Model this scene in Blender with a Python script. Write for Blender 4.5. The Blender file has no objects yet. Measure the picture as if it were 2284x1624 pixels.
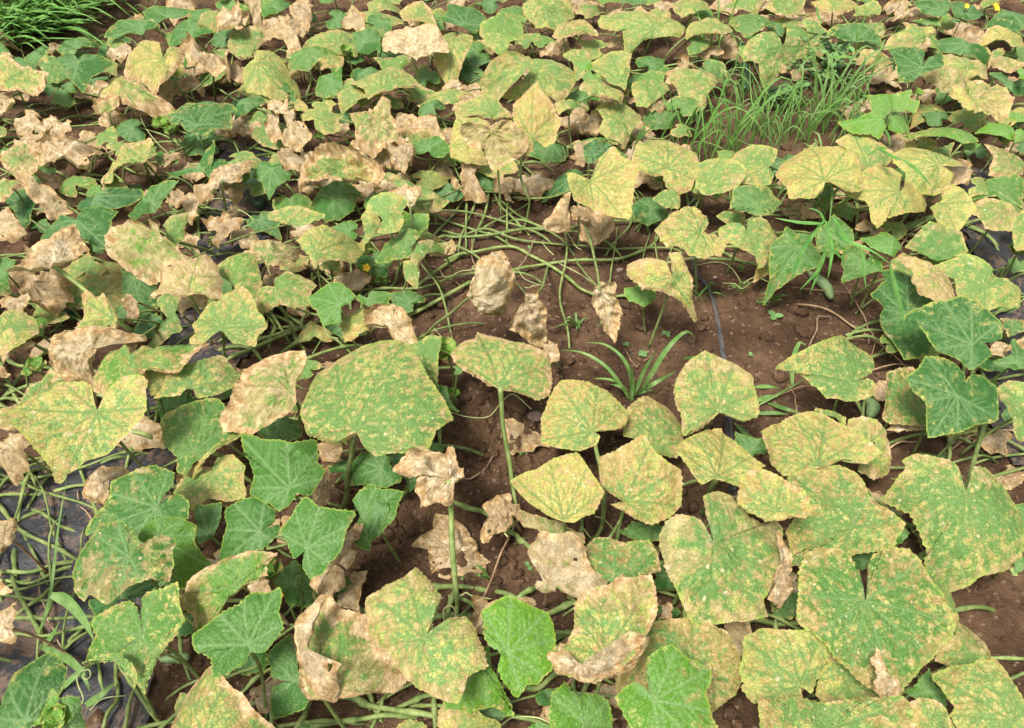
import bpy, math, random
import numpy as np
from mathutils import Vector, Matrix

# ------------------------------------------------------------------ camera, light, exposure
SC = bpy.context.scene
COL = SC.collection
CAM_H, PITCH, HFOV = 1.30, 44.0, 66.0
cam_d = bpy.data.cameras.new('camera'); cam = bpy.data.objects.new('camera', cam_d); COL.objects.link(cam)
cam.location = (0, 0, CAM_H); cam.rotation_euler = (math.radians(90 - PITCH), 0, 0)
cam_d.sensor_fit = 'HORIZONTAL'; cam_d.sensor_width = 36; cam_d.lens = 18 / math.tan(math.radians(HFOV / 2))
cam_d.clip_start = 0.02; cam_d.clip_end = 500
SC.camera = cam

SUN_EL, SUN_AZ = 62.0, 215.0            # azimuth the light comes from, degrees clockwise from +Y
W = bpy.data.worlds.new('World'); SC.world = W; W.use_nodes = True
wn, wl = W.node_tree.nodes, W.node_tree.links
sky = wn.new('ShaderNodeTexSky'); sky.sky_type = 'NISHITA'; sky.sun_disc = False
sky.sun_elevation = math.radians(SUN_EL); sky.sun_rotation = math.radians(SUN_AZ)
sky.dust_density = 4.0; sky.air_density = 1.0
hs = wn.new('ShaderNodeHueSaturation'); hs.inputs['Saturation'].default_value = 0.12   # thin bright overcast: nearly white sky
bgn = wn['Background']; bgn.inputs['Strength'].default_value = 0.112
wl.new(sky.outputs[0], hs.inputs['Color']); wl.new(hs.outputs[0], bgn.inputs['Color'])
sd = bpy.data.lights.new('sun', 'SUN'); sd.energy = 3.1; sd.angle = math.radians(15); sd.color = (1.0, 0.94, 0.83)
sun = bpy.data.objects.new('sun', sd); COL.objects.link(sun)
az, el = math.radians(SUN_AZ), math.radians(SUN_EL)
to_sun = Vector((math.sin(az) * math.cos(el), math.cos(az) * math.cos(el), math.sin(el)))
sun.rotation_euler = to_sun.to_track_quat('Z', 'Y').to_euler(); sun.location = to_sun * 20
SC.view_settings.view_transform = 'Standard'; SC.view_settings.look = 'None'
SC.view_settings.gamma = 1.0; SC.view_settings.use_curve_mapping = False
SC.view_settings.exposure = 0.82
SC.render.engine = 'CYCLES'
SC.cycles.max_bounces = 4; SC.cycles.diffuse_bounces = 2; SC.cycles.glossy_bounces = 2; SC.cycles.transmission_bounces = 2
SC.cycles.use_denoising = True; SC.cycles.use_adaptive_sampling = True; SC.cycles.adaptive_threshold = 0.025

random.seed(7); RNG = np.random.default_rng(7)

# ------------------------------------------------------------------ survey: photo point -> point in the field
FOC = 1142 / math.tan(math.radians(HFOV / 2))
TILE = dict(A=(0, 0), B=(1000, 0), C=(2024, 0), D=(0, 600), E=(1000, 600), F=(2024, 600), G=(0, 1200), H=(1000, 1200),
            I=(2024, 1200), J=(0, 1650), K=(1000, 1650), L=(2024, 1650))
KZ = 2284 / 3024
def zpx(t, pts):
    p = np.array(pts, float).reshape(-1, 2)
    if t == 'Z': return p
    return (np.array(TILE[t]) + p / 2.284) * KZ
_p = math.radians(PITCH)
CR = np.array([1., 0, 0]); CU = np.array([0, math.sin(_p), math.cos(_p)]); CF = np.array([0, math.cos(_p), -math.sin(_p)])
C0 = np.array([0, 0, CAM_H])
def rays(z):
    z = np.asarray(z, float).reshape(-1, 2)
    return ((z[:, :1] - 1142) / FOC) * CR - ((z[:, 1:] - 812) / FOC) * CU + CF
def at_plane(z, o, n):
    d = rays(z); s = ((o - C0) @ n) / (d @ n)
    return C0 + d * s[:, None]
def at_h(z, h):
    d = rays(z); h = np.broadcast_to(np.asarray(h, float), (len(d),)); s = (h - CAM_H) / d[:, 2]
    return C0 + d * s[:, None]

# ------------------------------------------------------------------ noise on arrays
def _hash(ix, iy, iz, seed):
    h = (ix * 374761393 + iy * 668265263 + iz * 2147483647 + seed * 974634777) & 0xFFFFFFFF
    h = ((h ^ (h >> 13)) * 1274126177) & 0xFFFFFFFF
    h = h ^ (h >> 16)
    return (h & 0xFFFF) / 32767.5 - 1.0
def vnoise(x, y, z=0.0, seed=0):
    x, y, z = np.broadcast_arrays(np.asarray(x, float), np.asarray(y, float), np.asarray(z, float))
    xi, yi, zi = np.floor(x).astype(np.int64), np.floor(y).astype(np.int64), np.floor(z).astype(np.int64)
    fx, fy, fz = x - xi, y - yi, z - zi
    u, v, w = fx * fx * (3 - 2 * fx), fy * fy * (3 - 2 * fy), fz * fz * (3 - 2 * fz)
    r = 0
    for a in (0, 1):
        for b in (0, 1):
            for c in (0, 1):
                r = r + _hash(xi + a, yi + b, zi + c, seed) * (u if a else 1 - u) * (v if b else 1 - v) * (w if c else 1 - w)
    return r
def fbm(x, y, z=0.0, seed=0, oct=3):
    r, a, f = 0, 1.0, 1.0
    for k in range(oct):
        r = r + a * vnoise(x * f, y * f, np.asarray(z) * f, seed + k * 17); a *= 0.5; f *= 2.03
    return r
def ground_z(x, y):
    x = np.asarray(x, float); y = np.asarray(y, float)
    return 0.012 * fbm(x * 3, y * 3, seed=3, oct=2) + 0.006 * fbm(x * 14, y * 14, seed=9, oct=3) + 0.004 * np.abs(vnoise(x * 60, y * 60, seed=21))

# ------------------------------------------------------------------ object helpers
def mesh(name, v, f, mat=None, smooth=True):
    m = bpy.data.meshes.new(name)
    v = np.asarray(v, np.float32)
    if isinstance(f, np.ndarray):
        n, k = f.shape
        m.vertices.add(len(v)); m.vertices.foreach_set('co', v.ravel())
        m.loops.add(n * k); m.loops.foreach_set('vertex_index', f.astype(np.int32).ravel())
        m.polygons.add(n); m.polygons.foreach_set('loop_start', np.arange(0, n * k, k, dtype=np.int32))
        m.update(calc_edges=True)
    else:
        m.from_pydata([tuple(map(float, p)) for p in v], [], f); m.update()
    if smooth: m.polygons.foreach_set('use_smooth', np.ones(len(m.polygons), bool))
    if mat: m.materials.append(mat)
    return m
def link(name, data, parent=None, loc=(0, 0, 0)):
    o = bpy.data.objects.new(name, data); COL.objects.link(o); o.location = tuple(map(float, loc))
    if parent: o.parent = parent
    return o
def tag(o, label=None, cat=None, group=None, kind=None):
    for k, v in (('label', label), ('category', cat), ('group', group), ('kind', kind)):
        if v: o[k] = v
    return o
def catmull(P, n):
    P = np.asarray(P, float)
    if len(P) == 2: return P[0] + (P[1] - P[0]) * np.linspace(0, 1, n)[:, None]
    Q = np.vstack([2 * P[0] - P[1], P, 2 * P[-1] - P[-2]])
    out = []
    for t in np.linspace(0, len(P) - 1 - 1e-9, n):
        i = int(t); u = t - i; a, b, c, d = Q[i:i + 4]
        out.append(0.5 * ((2 * b) + (c - a) * u + (2 * a - 5 * b + 4 * c - d) * u * u + (3 * b - a - 3 * c + d) * u ** 3))
    return np.array(out)
def tube(path, rad, sides=7):
    path = np.asarray(path, float); n = len(path)
    rad = np.broadcast_to(np.asarray(rad, float), (n,))
    T = np.gradient(path, axis=0); T /= np.linalg.norm(T, axis=1)[:, None] + 1e-12
    ref = np.array([0.13, 0.31, 0.94]) if abs(T[0, 2]) < 0.9 else np.array([1., 0.1, 0])
    V = []; a = np.linspace(0, 2 * math.pi, sides, endpoint=False)
    for i in range(n):
        s = np.cross(T[i], ref); s /= np.linalg.norm(s) + 1e-12; b = np.cross(s, T[i]); ref = b if i else b
        V.append(path[i] + rad[i] * (np.cos(a)[:, None] * s + np.sin(a)[:, None] * b))
    V = np.vstack(V + [path[:1], path[-1:]])
    F = []
    for i in range(n - 1):
        for j in range(sides):
            k = (j + 1) % sides
            F.append((i * sides + j, i * sides + k, (i + 1) * sides + k, (i + 1) * sides + j))
    for j in range(sides):
        k = (j + 1) % sides
        F.append((n * sides, k, j)); F.append((n * sides + 1, (n - 1) * sides + j, (n - 1) * sides + k))
    return V, F

# ------------------------------------------------------------------ materials
class NT:
    def __init__(s, name):
        s.m = bpy.data.materials.new(name); s.m.use_nodes = True
        s.t = s.m.node_tree; s.n = s.t.nodes; s.l = s.t.links; s.n.clear()
        s.out = s.n.new('ShaderNodeOutputMaterial')
    def node(s, typ, ins=None, **kw):
        o = s.n.new('ShaderNode' + typ)
        for k, v in kw.items(): setattr(o, k, v)
        for k, v in (ins or {}).items(): s.put(o.inputs[k], v)
        return o
    def put(s, sock, v):
        if isinstance(v, bpy.types.NodeSocket): s.l.new(v, sock)
        elif isinstance(v, (tuple, list)) and len(v) == 3 and sock.type == 'RGBA': sock.default_value = (*v, 1)
        else: sock.default_value = v
    def math(s, op, a, b=0.0, c=0.0, clamp=False):
        o = s.node('Math', {0: a, 1: b, 2: c}, operation=op); o.use_clamp = clamp; return o.outputs[0]
    def mix(s, f, a, b, typ='MIX'):
        o = s.node('MixRGB', {0: f, 1: a, 2: b}, blend_type=typ); return o.outputs[0]
    def step(s, x, lo, hi):
        o = s.node('MapRange', {0: x, 1: lo, 2: hi, 3: 0.0, 4: 1.0}, interpolation_type='SMOOTHSTEP'); return o.outputs[0]
    def noise(s, vec, scale, detail=3, rough=0.55, dist=0.0, color=False):
        o = s.node('TexNoise', {'Vector': vec, 'Scale': scale, 'Detail': detail, 'Roughness': rough, 'Distortion': dist})
        return o.outputs['Color' if color else 0]
    def done(s, sh): s.l.new(sh, s.out.inputs[0]); return s.m

def leaf_material():
    m = NT('cucumber_leaf')
    uv0 = m.node('UVMap').outputs[0]
    oi = m.node('ObjectInfo'); rnd = oi.outputs['Random']
    uv = m.node('VectorMath', {0: uv0, 3: m.math('ADD', 0.62, m.math('MULTIPLY', rnd, 0.75))}, operation='SCALE').outputs[0]
    col = m.node('SeparateColor', {0: oi.outputs['Color']})
    yel, brn, edg, lime = col.outputs[0], col.outputs[1], col.outputs[2], oi.outputs['Alpha']
    ae = m.node('Attribute', attribute_name='edge').outputs['Fac']
    av = m.node('Attribute', attribute_name='vein').outputs['Fac']
    warp = m.node('VectorMath', {0: m.noise(uv, 70, 1, color=True), 1: (0.5, 0.5, 0.5)}, operation='SUBTRACT').outputs[0]
    wv = m.node('VectorMath', {0: warp, 3: 0.008}, operation='SCALE').outputs[0]
    p = m.node('VectorMath', {0: uv, 1: wv}, operation='ADD').outputs[0]
    p0 = m.node('VectorMath', {0: uv0, 1: wv}, operation='ADD').outputs[0]
    n_big = m.noise(uv, 12, 2); n_mid = m.noise(p, 72, 4, 0.62); n_b = m.noise(p, 46, 4, 0.70); n_f = m.noise(uv, 300, 4, 0.65)
    v1 = m.node('TexVoronoi', {'Vector': p, 'Scale': 165.0}); r1 = m.node('SeparateColor', {0: v1.outputs['Color']}).outputs[0]
    v2 = m.node('TexVoronoi', {'Vector': p, 'Scale': 120.0}); r2 = m.node('SeparateColor', {0: v2.outputs['Color']}).outputs[1]
    ve = m.node('TexVoronoi', {'Vector': p0, 'Scale': 150.0}, feature='DISTANCE_TO_EDGE').outputs['Distance']
    net = m.math('SUBTRACT', 1.0, m.step(ve, 0.0, 0.11))
    # healthy tissue
    g = m.mix(lime, (0.022, 0.096, 0.026), (0.125, 0.290, 0.016))
    g = m.mix(m.step(yel, 0.22, 0.62), g, (0.165, 0.295, 0.088))
    g = m.mix(m.step(n_mid, 0.35, 0.7), g, m.mix(0.30, g, (0.13, 0.27, 0.08)))
    g = m.mix(m.math('MULTIPLY', net, 0.45), g, m.mix(0.5, g, (0.020, 0.075, 0.024)))
    # chlorosis: angular patches between the veins
    q = m.math('ADD', m.math('MULTIPLY', m.step(n_mid, 0.28, 0.72), 0.60), m.math('MULTIPLY', r1, 0.40))
    q = m.math('ADD', q, m.math('MULTIPLY', m.math('POWER', ae, 5.0), 0.16))
    q = m.math('SUBTRACT', q, m.math('MULTIPLY', av, 0.30))
    q = m.math('SUBTRACT', q, m.math('MULTIPLY', net, 0.10))
    q = m.math('ADD', q, m.math('MULTIPLY', m.math('SUBTRACT', n_big, 0.5), 0.95))
    th = m.math('SUBTRACT', 1.06, m.math('MULTIPLY', yel, 1.12))
    ym = m.step(q, m.math('SUBTRACT', th, 0.26), m.math('ADD', th, 0.26))
    ycol = m.mix(m.step(n_b, 0.35, 0.68), (0.345, 0.385, 0.110), (0.500, 0.415, 0.150))
    ycol = m.mix(m.step(yel, 0.45, 0.85), ycol, m.mix(m.step(n_b, 0.3, 0.7), (0.415, 0.405, 0.105), (0.56, 0.43, 0.165)))
    ycol = m.mix(m.math('MULTIPLY', m.step(m.math('ADD', r2, m.math('MULTIPLY', m.math('SUBTRACT', n_big, 0.5), 1.2)), 0.55, 0.8), 0.6), ycol, (0.42, 0.275, 0.105))
    ycol = m.mix(m.math('MULTIPLY', m.math('ADD', m.math('MULTIPLY', net, 1.25), av), 0.45), ycol, (0.15, 0.235, 0.06))
    c = m.mix(ym, g, ycol)
    # lesions and dry tissue
    dead_dk = m.mix(m.step(n_b, 0.3, 0.7), (0.20, 0.115, 0.050), (0.48, 0.315, 0.155))
    dead_lt = m.mix(m.step(n_b, 0.3, 0.7), (0.49, 0.36, 0.20), (0.84, 0.73, 0.54))
    isdead = m.step(brn, 0.70, 0.95)
    dpale = m.math('ADD', m.math('MULTIPLY', m.math('ADD', lime, 0.24), 1.05), m.math('ADD', m.math('MULTIPLY', m.math('SUBTRACT', n_mid, 0.5), 1.2), m.math('MULTIPLY', m.math('SUBTRACT', n_big, 0.5), 1.4)), clamp=True)
    dcol = m.mix(dpale, dead_dk, dead_lt)
    dcol = m.mix(1.0, dcol, m.mix(rnd, (0.70, 0.69, 0.69), (1.12, 1.12, 1.12)), 'MULTIPLY')
    wr = m.math('SUBTRACT', 1.0, m.step(m.math('ABSOLUTE', m.math('SUBTRACT', n_mid, 0.5)), 0.0, 0.045))
    wr2 = m.math('SUBTRACT', 1.0, m.step(m.math('ABSOLUTE', m.math('SUBTRACT', n_b, 0.47)), 0.0, 0.03))
    dcol = m.mix(m.math('MULTIPLY', m.math('MAXIMUM', wr, wr2), 0.32), dcol, (0.21, 0.115, 0.05))
    dcol = m.mix(m.math('MULTIPLY', m.step(n_big, 0.55, 0.72), 0.4), dcol, (0.26, 0.15, 0.07))
    lcol = m.mix(m.step(n_mid, 0.3, 0.7), (0.36, 0.225, 0.10), (0.58, 0.46, 0.27))
    lcol = m.mix(m.step(rnd, 0.35, 0.9), lcol, m.mix(m.step(n_mid, 0.3, 0.7), (0.33, 0.17, 0.055), (0.56, 0.40, 0.20)))
    lcol = m.mix(isdead, lcol, dcol)
    b = m.math('ADD', m.math('MULTIPLY', m.step(n_b, 0.26, 0.74), 0.62), m.math('MULTIPLY', r2, 0.38))
    b = m.math('ADD', b, m.math('MULTIPLY', m.math('POWER', ae, 3.0), 0.28))
    b = m.math('ADD', b, m.math('MULTIPLY', m.math('SUBTRACT', m.noise(m.node('VectorMath', {0: uv, 1: (3.7, 1.9, 0)}, operation='ADD').outputs[0], 11, 2), 0.5), 1.25))
    tb = m.math('SUBTRACT', 1.12, m.math('MULTIPLY', brn, 0.84))
    tb = m.math('SUBTRACT', tb, m.math('MULTIPLY', isdead, 0.35))
    tb = m.math('ADD', tb, m.math('MULTIPLY', av, m.math('MULTIPLY', m.math('SUBTRACT', 1.0, isdead), 0.18)))
    bm = m.step(b, m.math('SUBTRACT', tb, 0.17), m.math('ADD', tb, 0.17))
    rim = m.math('MULTIPLY', m.math('SUBTRACT', m.step(b, m.math('SUBTRACT', tb, 0.15), m.math('SUBTRACT', tb, 0.02)), bm), 0.5)
    c = m.mix(m.math('MAXIMUM', rim, 0.0), c, (0.30, 0.19, 0.05))
    c = m.mix(m.math('MULTIPLY', bm, m.math('ADD', 0.54, m.math('MULTIPLY', isdead, 0.40))), c, lcol)
    # dry margin
    ee = m.math('ADD', ae, m.math('MULTIPLY', m.math('SUBTRACT', n_b, 0.5), 1.0))
    te = m.math('SUBTRACT', 1.18, m.math('MULTIPLY', edg, 0.60))
    em = m.step(ee, te, m.math('ADD', te, 0.14))
    c = m.mix(em, c, m.mix(m.step(n_mid, 0.35, 0.65), (0.37, 0.225, 0.095), (0.66, 0.50, 0.29)))
    alive = m.math('SUBTRACT', 1.0, m.math('MAXIMUM', m.math('MAXIMUM', bm, em), isdead))
    # veins
    vc = m.mix(m.step(yel, 0.2, 0.5), (0.22, 0.34, 0.15), (0.15, 0.22, 0.06))
    c = m.mix(m.math('MULTIPLY', av, m.math('MULTIPLY', alive, 0.62)), c, vc)
    c = m.mix(m.math('MULTIPLY', m.math('MAXIMUM', av, m.math('MULTIPLY', net, 0.5)), m.math('MULTIPLY', m.math('SUBTRACT', 1.0, alive), 0.4)), c, (0.23, 0.13, 0.06))
    # pale margin line and bleached flecks
    c = m.mix(m.math('MULTIPLY', m.step(ae, 0.945, 0.99), m.math('MULTIPLY', alive, 0.5)), c, (0.34, 0.42, 0.07))
    fv = m.node('TexVoronoi', {'Vector': p, 'Scale': 150.0}); fr = m.node('SeparateColor', {0: fv.outputs['Color']}).outputs[2]
    fl = m.math('MULTIPLY', m.step(fr, 0.972, 0.976), m.math('MULTIPLY', m.step(fv.outputs['Distance'], 0.40, 0.22), m.step(m.math('ADD', yel, brn), 0.55, 0.8)))
    c = m.mix(m.math('MULTIPLY', fl, 0.6), c, (0.66, 0.54, 0.38))
    c = m.mix(1.0, c, m.mix(n_f, (0.72, 0.72, 0.72), (1.28, 1.28, 1.28)), 'MULTIPLY')
    # underside: paler, duller
    bf = m.node('NewGeometry').outputs['Backfacing']
    c = m.mix(m.math('MULTIPLY', bf, 0.35), c, (0.30, 0.36, 0.20))
    hb = m.math('ADD', m.math('MULTIPLY', m.math('POWER', m.math('MINIMUM', m.math('MULTIPLY', ve, 4.0), 1.0), 0.5), 0.55), m.math('MULTIPLY', n_f, 0.55))
    bump = m.node('Bump', {'Strength': 0.8, 'Distance': 0.0018, 'Height': hb}).outputs[0]
    rough = m.math('ADD', 0.50, m.math('MULTIPLY', m.math('SUBTRACT', 1.0, alive), 0.3))
    pb = m.node('BsdfPrincipled', {'Base Color': c, 'Roughness': rough, 'Normal': bump, 'Specular IOR Level': 0.22})
    tr = m.node('BsdfTranslucent', {'Color': m.mix(0.5, c, (0.45, 0.50, 0.08), 'MIX'), 'Normal': bump})
    mx = m.node('MixShader', {0: 0.20, 1: pb.outputs[0], 2: tr.outputs[0]})
    return m.done(mx.outputs[0])

def simple_material(name, c1, c2, scale=40, rough=0.6, bump=0.0, bscale=200, spec=0.3, transl=0.0, coords='Object', stretch=None):
    m = NT(name); v = m.node('TexCoord').outputs[coords]
    if stretch: v = m.node('Mapping', {'Vector': v, 'Scale': stretch}).outputs[0]
    rnd = m.node('ObjectInfo').outputs['Random']
    n = m.noise(v, scale, 4, 0.6)
    c = m.mix(m.step(n, 0.3, 0.7), c1, c2)
    c = m.mix(1.0, c, m.mix(rnd, (0.82, 0.82, 0.82), (1.18, 1.18, 1.18)), 'MULTIPLY')
    ins = {'Base Color': c, 'Roughness': rough, 'Specular IOR Level': spec}
    if bump: ins['Normal'] = m.node('Bump', {'Strength': bump, 'Distance': 0.002, 'Height': m.noise(v, bscale, 4)}).outputs[0]
    pb = m.node('BsdfPrincipled', ins).outputs[0]
    if transl:
        pb = m.node('MixShader', {0: transl, 1: pb, 2: m.node('BsdfTranslucent', {'Color': c}).outputs[0]}).outputs[0]
    return m.done(pb)

def soil_material(name='soil', crumb=False):
    m = NT(name); v = m.node('TexCoord').outputs['Object']
    n1 = m.noise(v, 6, 4); n2 = m.noise(v, 60, 5, 0.65); n3 = m.noise(v, 420, 3, 0.6)
    c = m.mix(m.step(n1, 0.35, 0.65), (0.072, 0.042, 0.024), (0.165, 0.099, 0.058))
    c = m.mix(m.step(n2, 0.3, 0.75), m.mix(0.5, c, (0.040, 0.022, 0.014)), c)
    c = m.mix(m.math('MULTIPLY', m.step(n3, 0.60, 0.74), 0.6), c, (0.17, 0.105, 0.065))
    gv = m.node('TexVoronoi', {'Vector': v, 'Scale': 170.0})
    gr = m.node('SeparateColor', {0: gv.outputs['Color']}).outputs[0]
    c = m.mix(m.math('MULTIPLY', m.step(gr, 0.955, 0.965), 0.6), c, (0.27, 0.185, 0.125))
    h = m.math('ADD', m.math('MULTIPLY', n2, 2.5), m.math('ADD', m.math('MULTIPLY', n3, 0.8), m.math('MULTIPLY', gv.outputs['Distance'], 0.8)))
    bump = m.node('Bump', {'Strength': 0.9, 'Distance': 0.004, 'Height': h}).outputs[0]
    return m.done(m.node('BsdfPrincipled', {'Base Color': c, 'Roughness': 0.95, 'Specular IOR Level': 0.12, 'Normal': bump}).outputs[0])

def film_material():
    m = NT('black_mulch_film'); v = m.node('TexCoord').outputs['Object']
    n1 = m.noise(v, 9, 5, 0.6); n2 = m.noise(v, 90, 4); n3 = m.noise(v, 500, 3)
    c = m.mix(n2, (0.010, 0.011, 0.014), (0.045, 0.048, 0.056))
    dirt = m.step(m.math('ADD', n1, m.math('MULTIPLY', m.math('SUBTRACT', n2, 0.5), 0.5)), 0.48, 0.62)
    c = m.mix(m.math('MULTIPLY', dirt, 0.9), c, m.mix(n3, (0.10, 0.065, 0.044), (0.19, 0.125, 0.09)))
    c = m.mix(m.math('MULTIPLY', m.step(n3, 0.58, 0.66), 0.35), c, (0.16, 0.115, 0.09))
    bump = m.node('Bump', {'Strength': 0.7, 'Distance': 0.004, 'Height': m.math('ADD', n2, m.math('MULTIPLY', n3, 0.3))}).outputs[0]
    r = m.math('ADD', 0.42, m.math('MULTIPLY', dirt, 0.45))
    return m.done(m.node('BsdfPrincipled', {'Base Color': c, 'Roughness': r, 'Normal': bump, 'Specular IOR Level': 0.4}).outputs[0])

M_LEAF = leaf_material()
M_STEM = simple_material('green_stem', (0.115, 0.180, 0.045), (0.26, 0.315, 0.110), 55, 0.55, 0.5, 300, transl=0.08)
M_DRY = simple_material('dry_stem', (0.22, 0.135, 0.075), (0.42, 0.29, 0.18), 60, 0.85, 0.6, 250)
M_TENDRIL = simple_material('tendril', (0.30, 0.36, 0.14), (0.42, 0.44, 0.20), 60, 0.5)
M_GRASS = simple_material('grass_blade', (0.11, 0.24, 0.05), (0.24, 0.38, 0.12), 30, 0.45, 0.4, 500, spec=0.4, transl=0.34)
M_GRASSB = simple_material('young_grass_blade', (0.10, 0.26, 0.040), (0.20, 0.38, 0.09), 30, 0.45, 0.4, 500, spec=0.4, transl=0.36)
M_GRASSD = simple_material('broad_grass_blade', (0.060, 0.190, 0.028), (0.125, 0.290, 0.055), 30, 0.45, 0.4, 500, spec=0.4, transl=0.2)
M_WEED = simple_material('weed_leaf', (0.10, 0.22, 0.06), (0.19, 0.33, 0.12), 60, 0.5, 0.3, 400, transl=0.15)
M_FRUIT = simple_material('cucumber_skin', (0.010, 0.040, 0.014), (0.030, 0.085, 0.030), 45, 0.38, 0.8, 120, spec=0.5)
M_FRUITL = simple_material('pale_cucumber_skin', (0.11, 0.18, 0.07), (0.19, 0.26, 0.12), 45, 0.45, 0.6, 160, spec=0.4)
M_PETAL = simple_material('yellow_petal', (0.75, 0.42, 0.02), (0.85, 0.60, 0.05), 80, 0.5, transl=0.2)
M_STONE = simple_material('pebble', (0.16, 0.11, 0.08), (0.30, 0.23, 0.18), 60, 0.85, 0.5, 200)
M_TAPE = simple_material('drip_tape_plastic', (0.012, 0.013, 0.016), (0.10, 0.095, 0.092), 9, 0.5, 0.6, 150, spec=0.4, stretch=(14, 2, 2))
M_SOIL = soil_material()
M_FILM = film_material()

# ------------------------------------------------------------------ the ground
def axis(a, b, fine0, fine1, step, far):
    mid = np.arange(fine0, fine1 + step, step); lo, hi = [], []
    x, s = fine0, step
    while x > a: s *= 1.35; x -= s; lo.append(max(x, a))
    x, s = mid[-1], step
    while x < b: s *= 1.35; x += s; hi.append(min(x, b))
    return np.array(lo[::-1] + list(mid) + hi)
def refine(ax, a, b):
    mid = 0.5 * (ax[1:] + ax[:-1]); mid = mid[(mid > a) & (mid < b)]; return np.sort(np.concatenate([ax, mid]))
gx = refine(axis(-60, 60, -2.3, 2.3, 0.012, 60), -0.75, 1.15); gy = refine(axis(-30, 90, 0.15, 4.2, 0.012, 60), 0.3, 1.9)
X, Y = np.meshgrid(gx, gy)
Zg = ground_z(X, Y)
bare = (1 - np.clip(np.hypot((X - 0.0) / 0.75, (Y - 1.0) / 0.55), 0, 1))
cl = np.maximum(0, fbm(X * 32, Y * 32, seed=5, oct=4) - 0.15) * 0.022 + np.maximum(0, fbm(X * 75, Y * 75, seed=15, oct=2) - 0.1) * 0.008
near = np.clip(1 - np.maximum(np.abs(X) - 2.2, np.abs(Y - 2.1) - 2.1), 0, 1)
Zg = (Zg + cl * (0.4 + 1.9 * bare)) * near
nx, ny = len(gx), len(gy)
idx = np.arange(nx * ny).reshape(ny, nx)
F = np.stack([idx[:-1, :-1], idx[:-1, 1:], idx[1:, 1:], idx[1:, :-1]], -1).reshape(-1, 4)
g = link('ground', mesh('ground', np.stack([X, Y, Zg], -1).reshape(-1, 3), F, M_SOIL)); tag(g, kind='structure')

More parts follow.
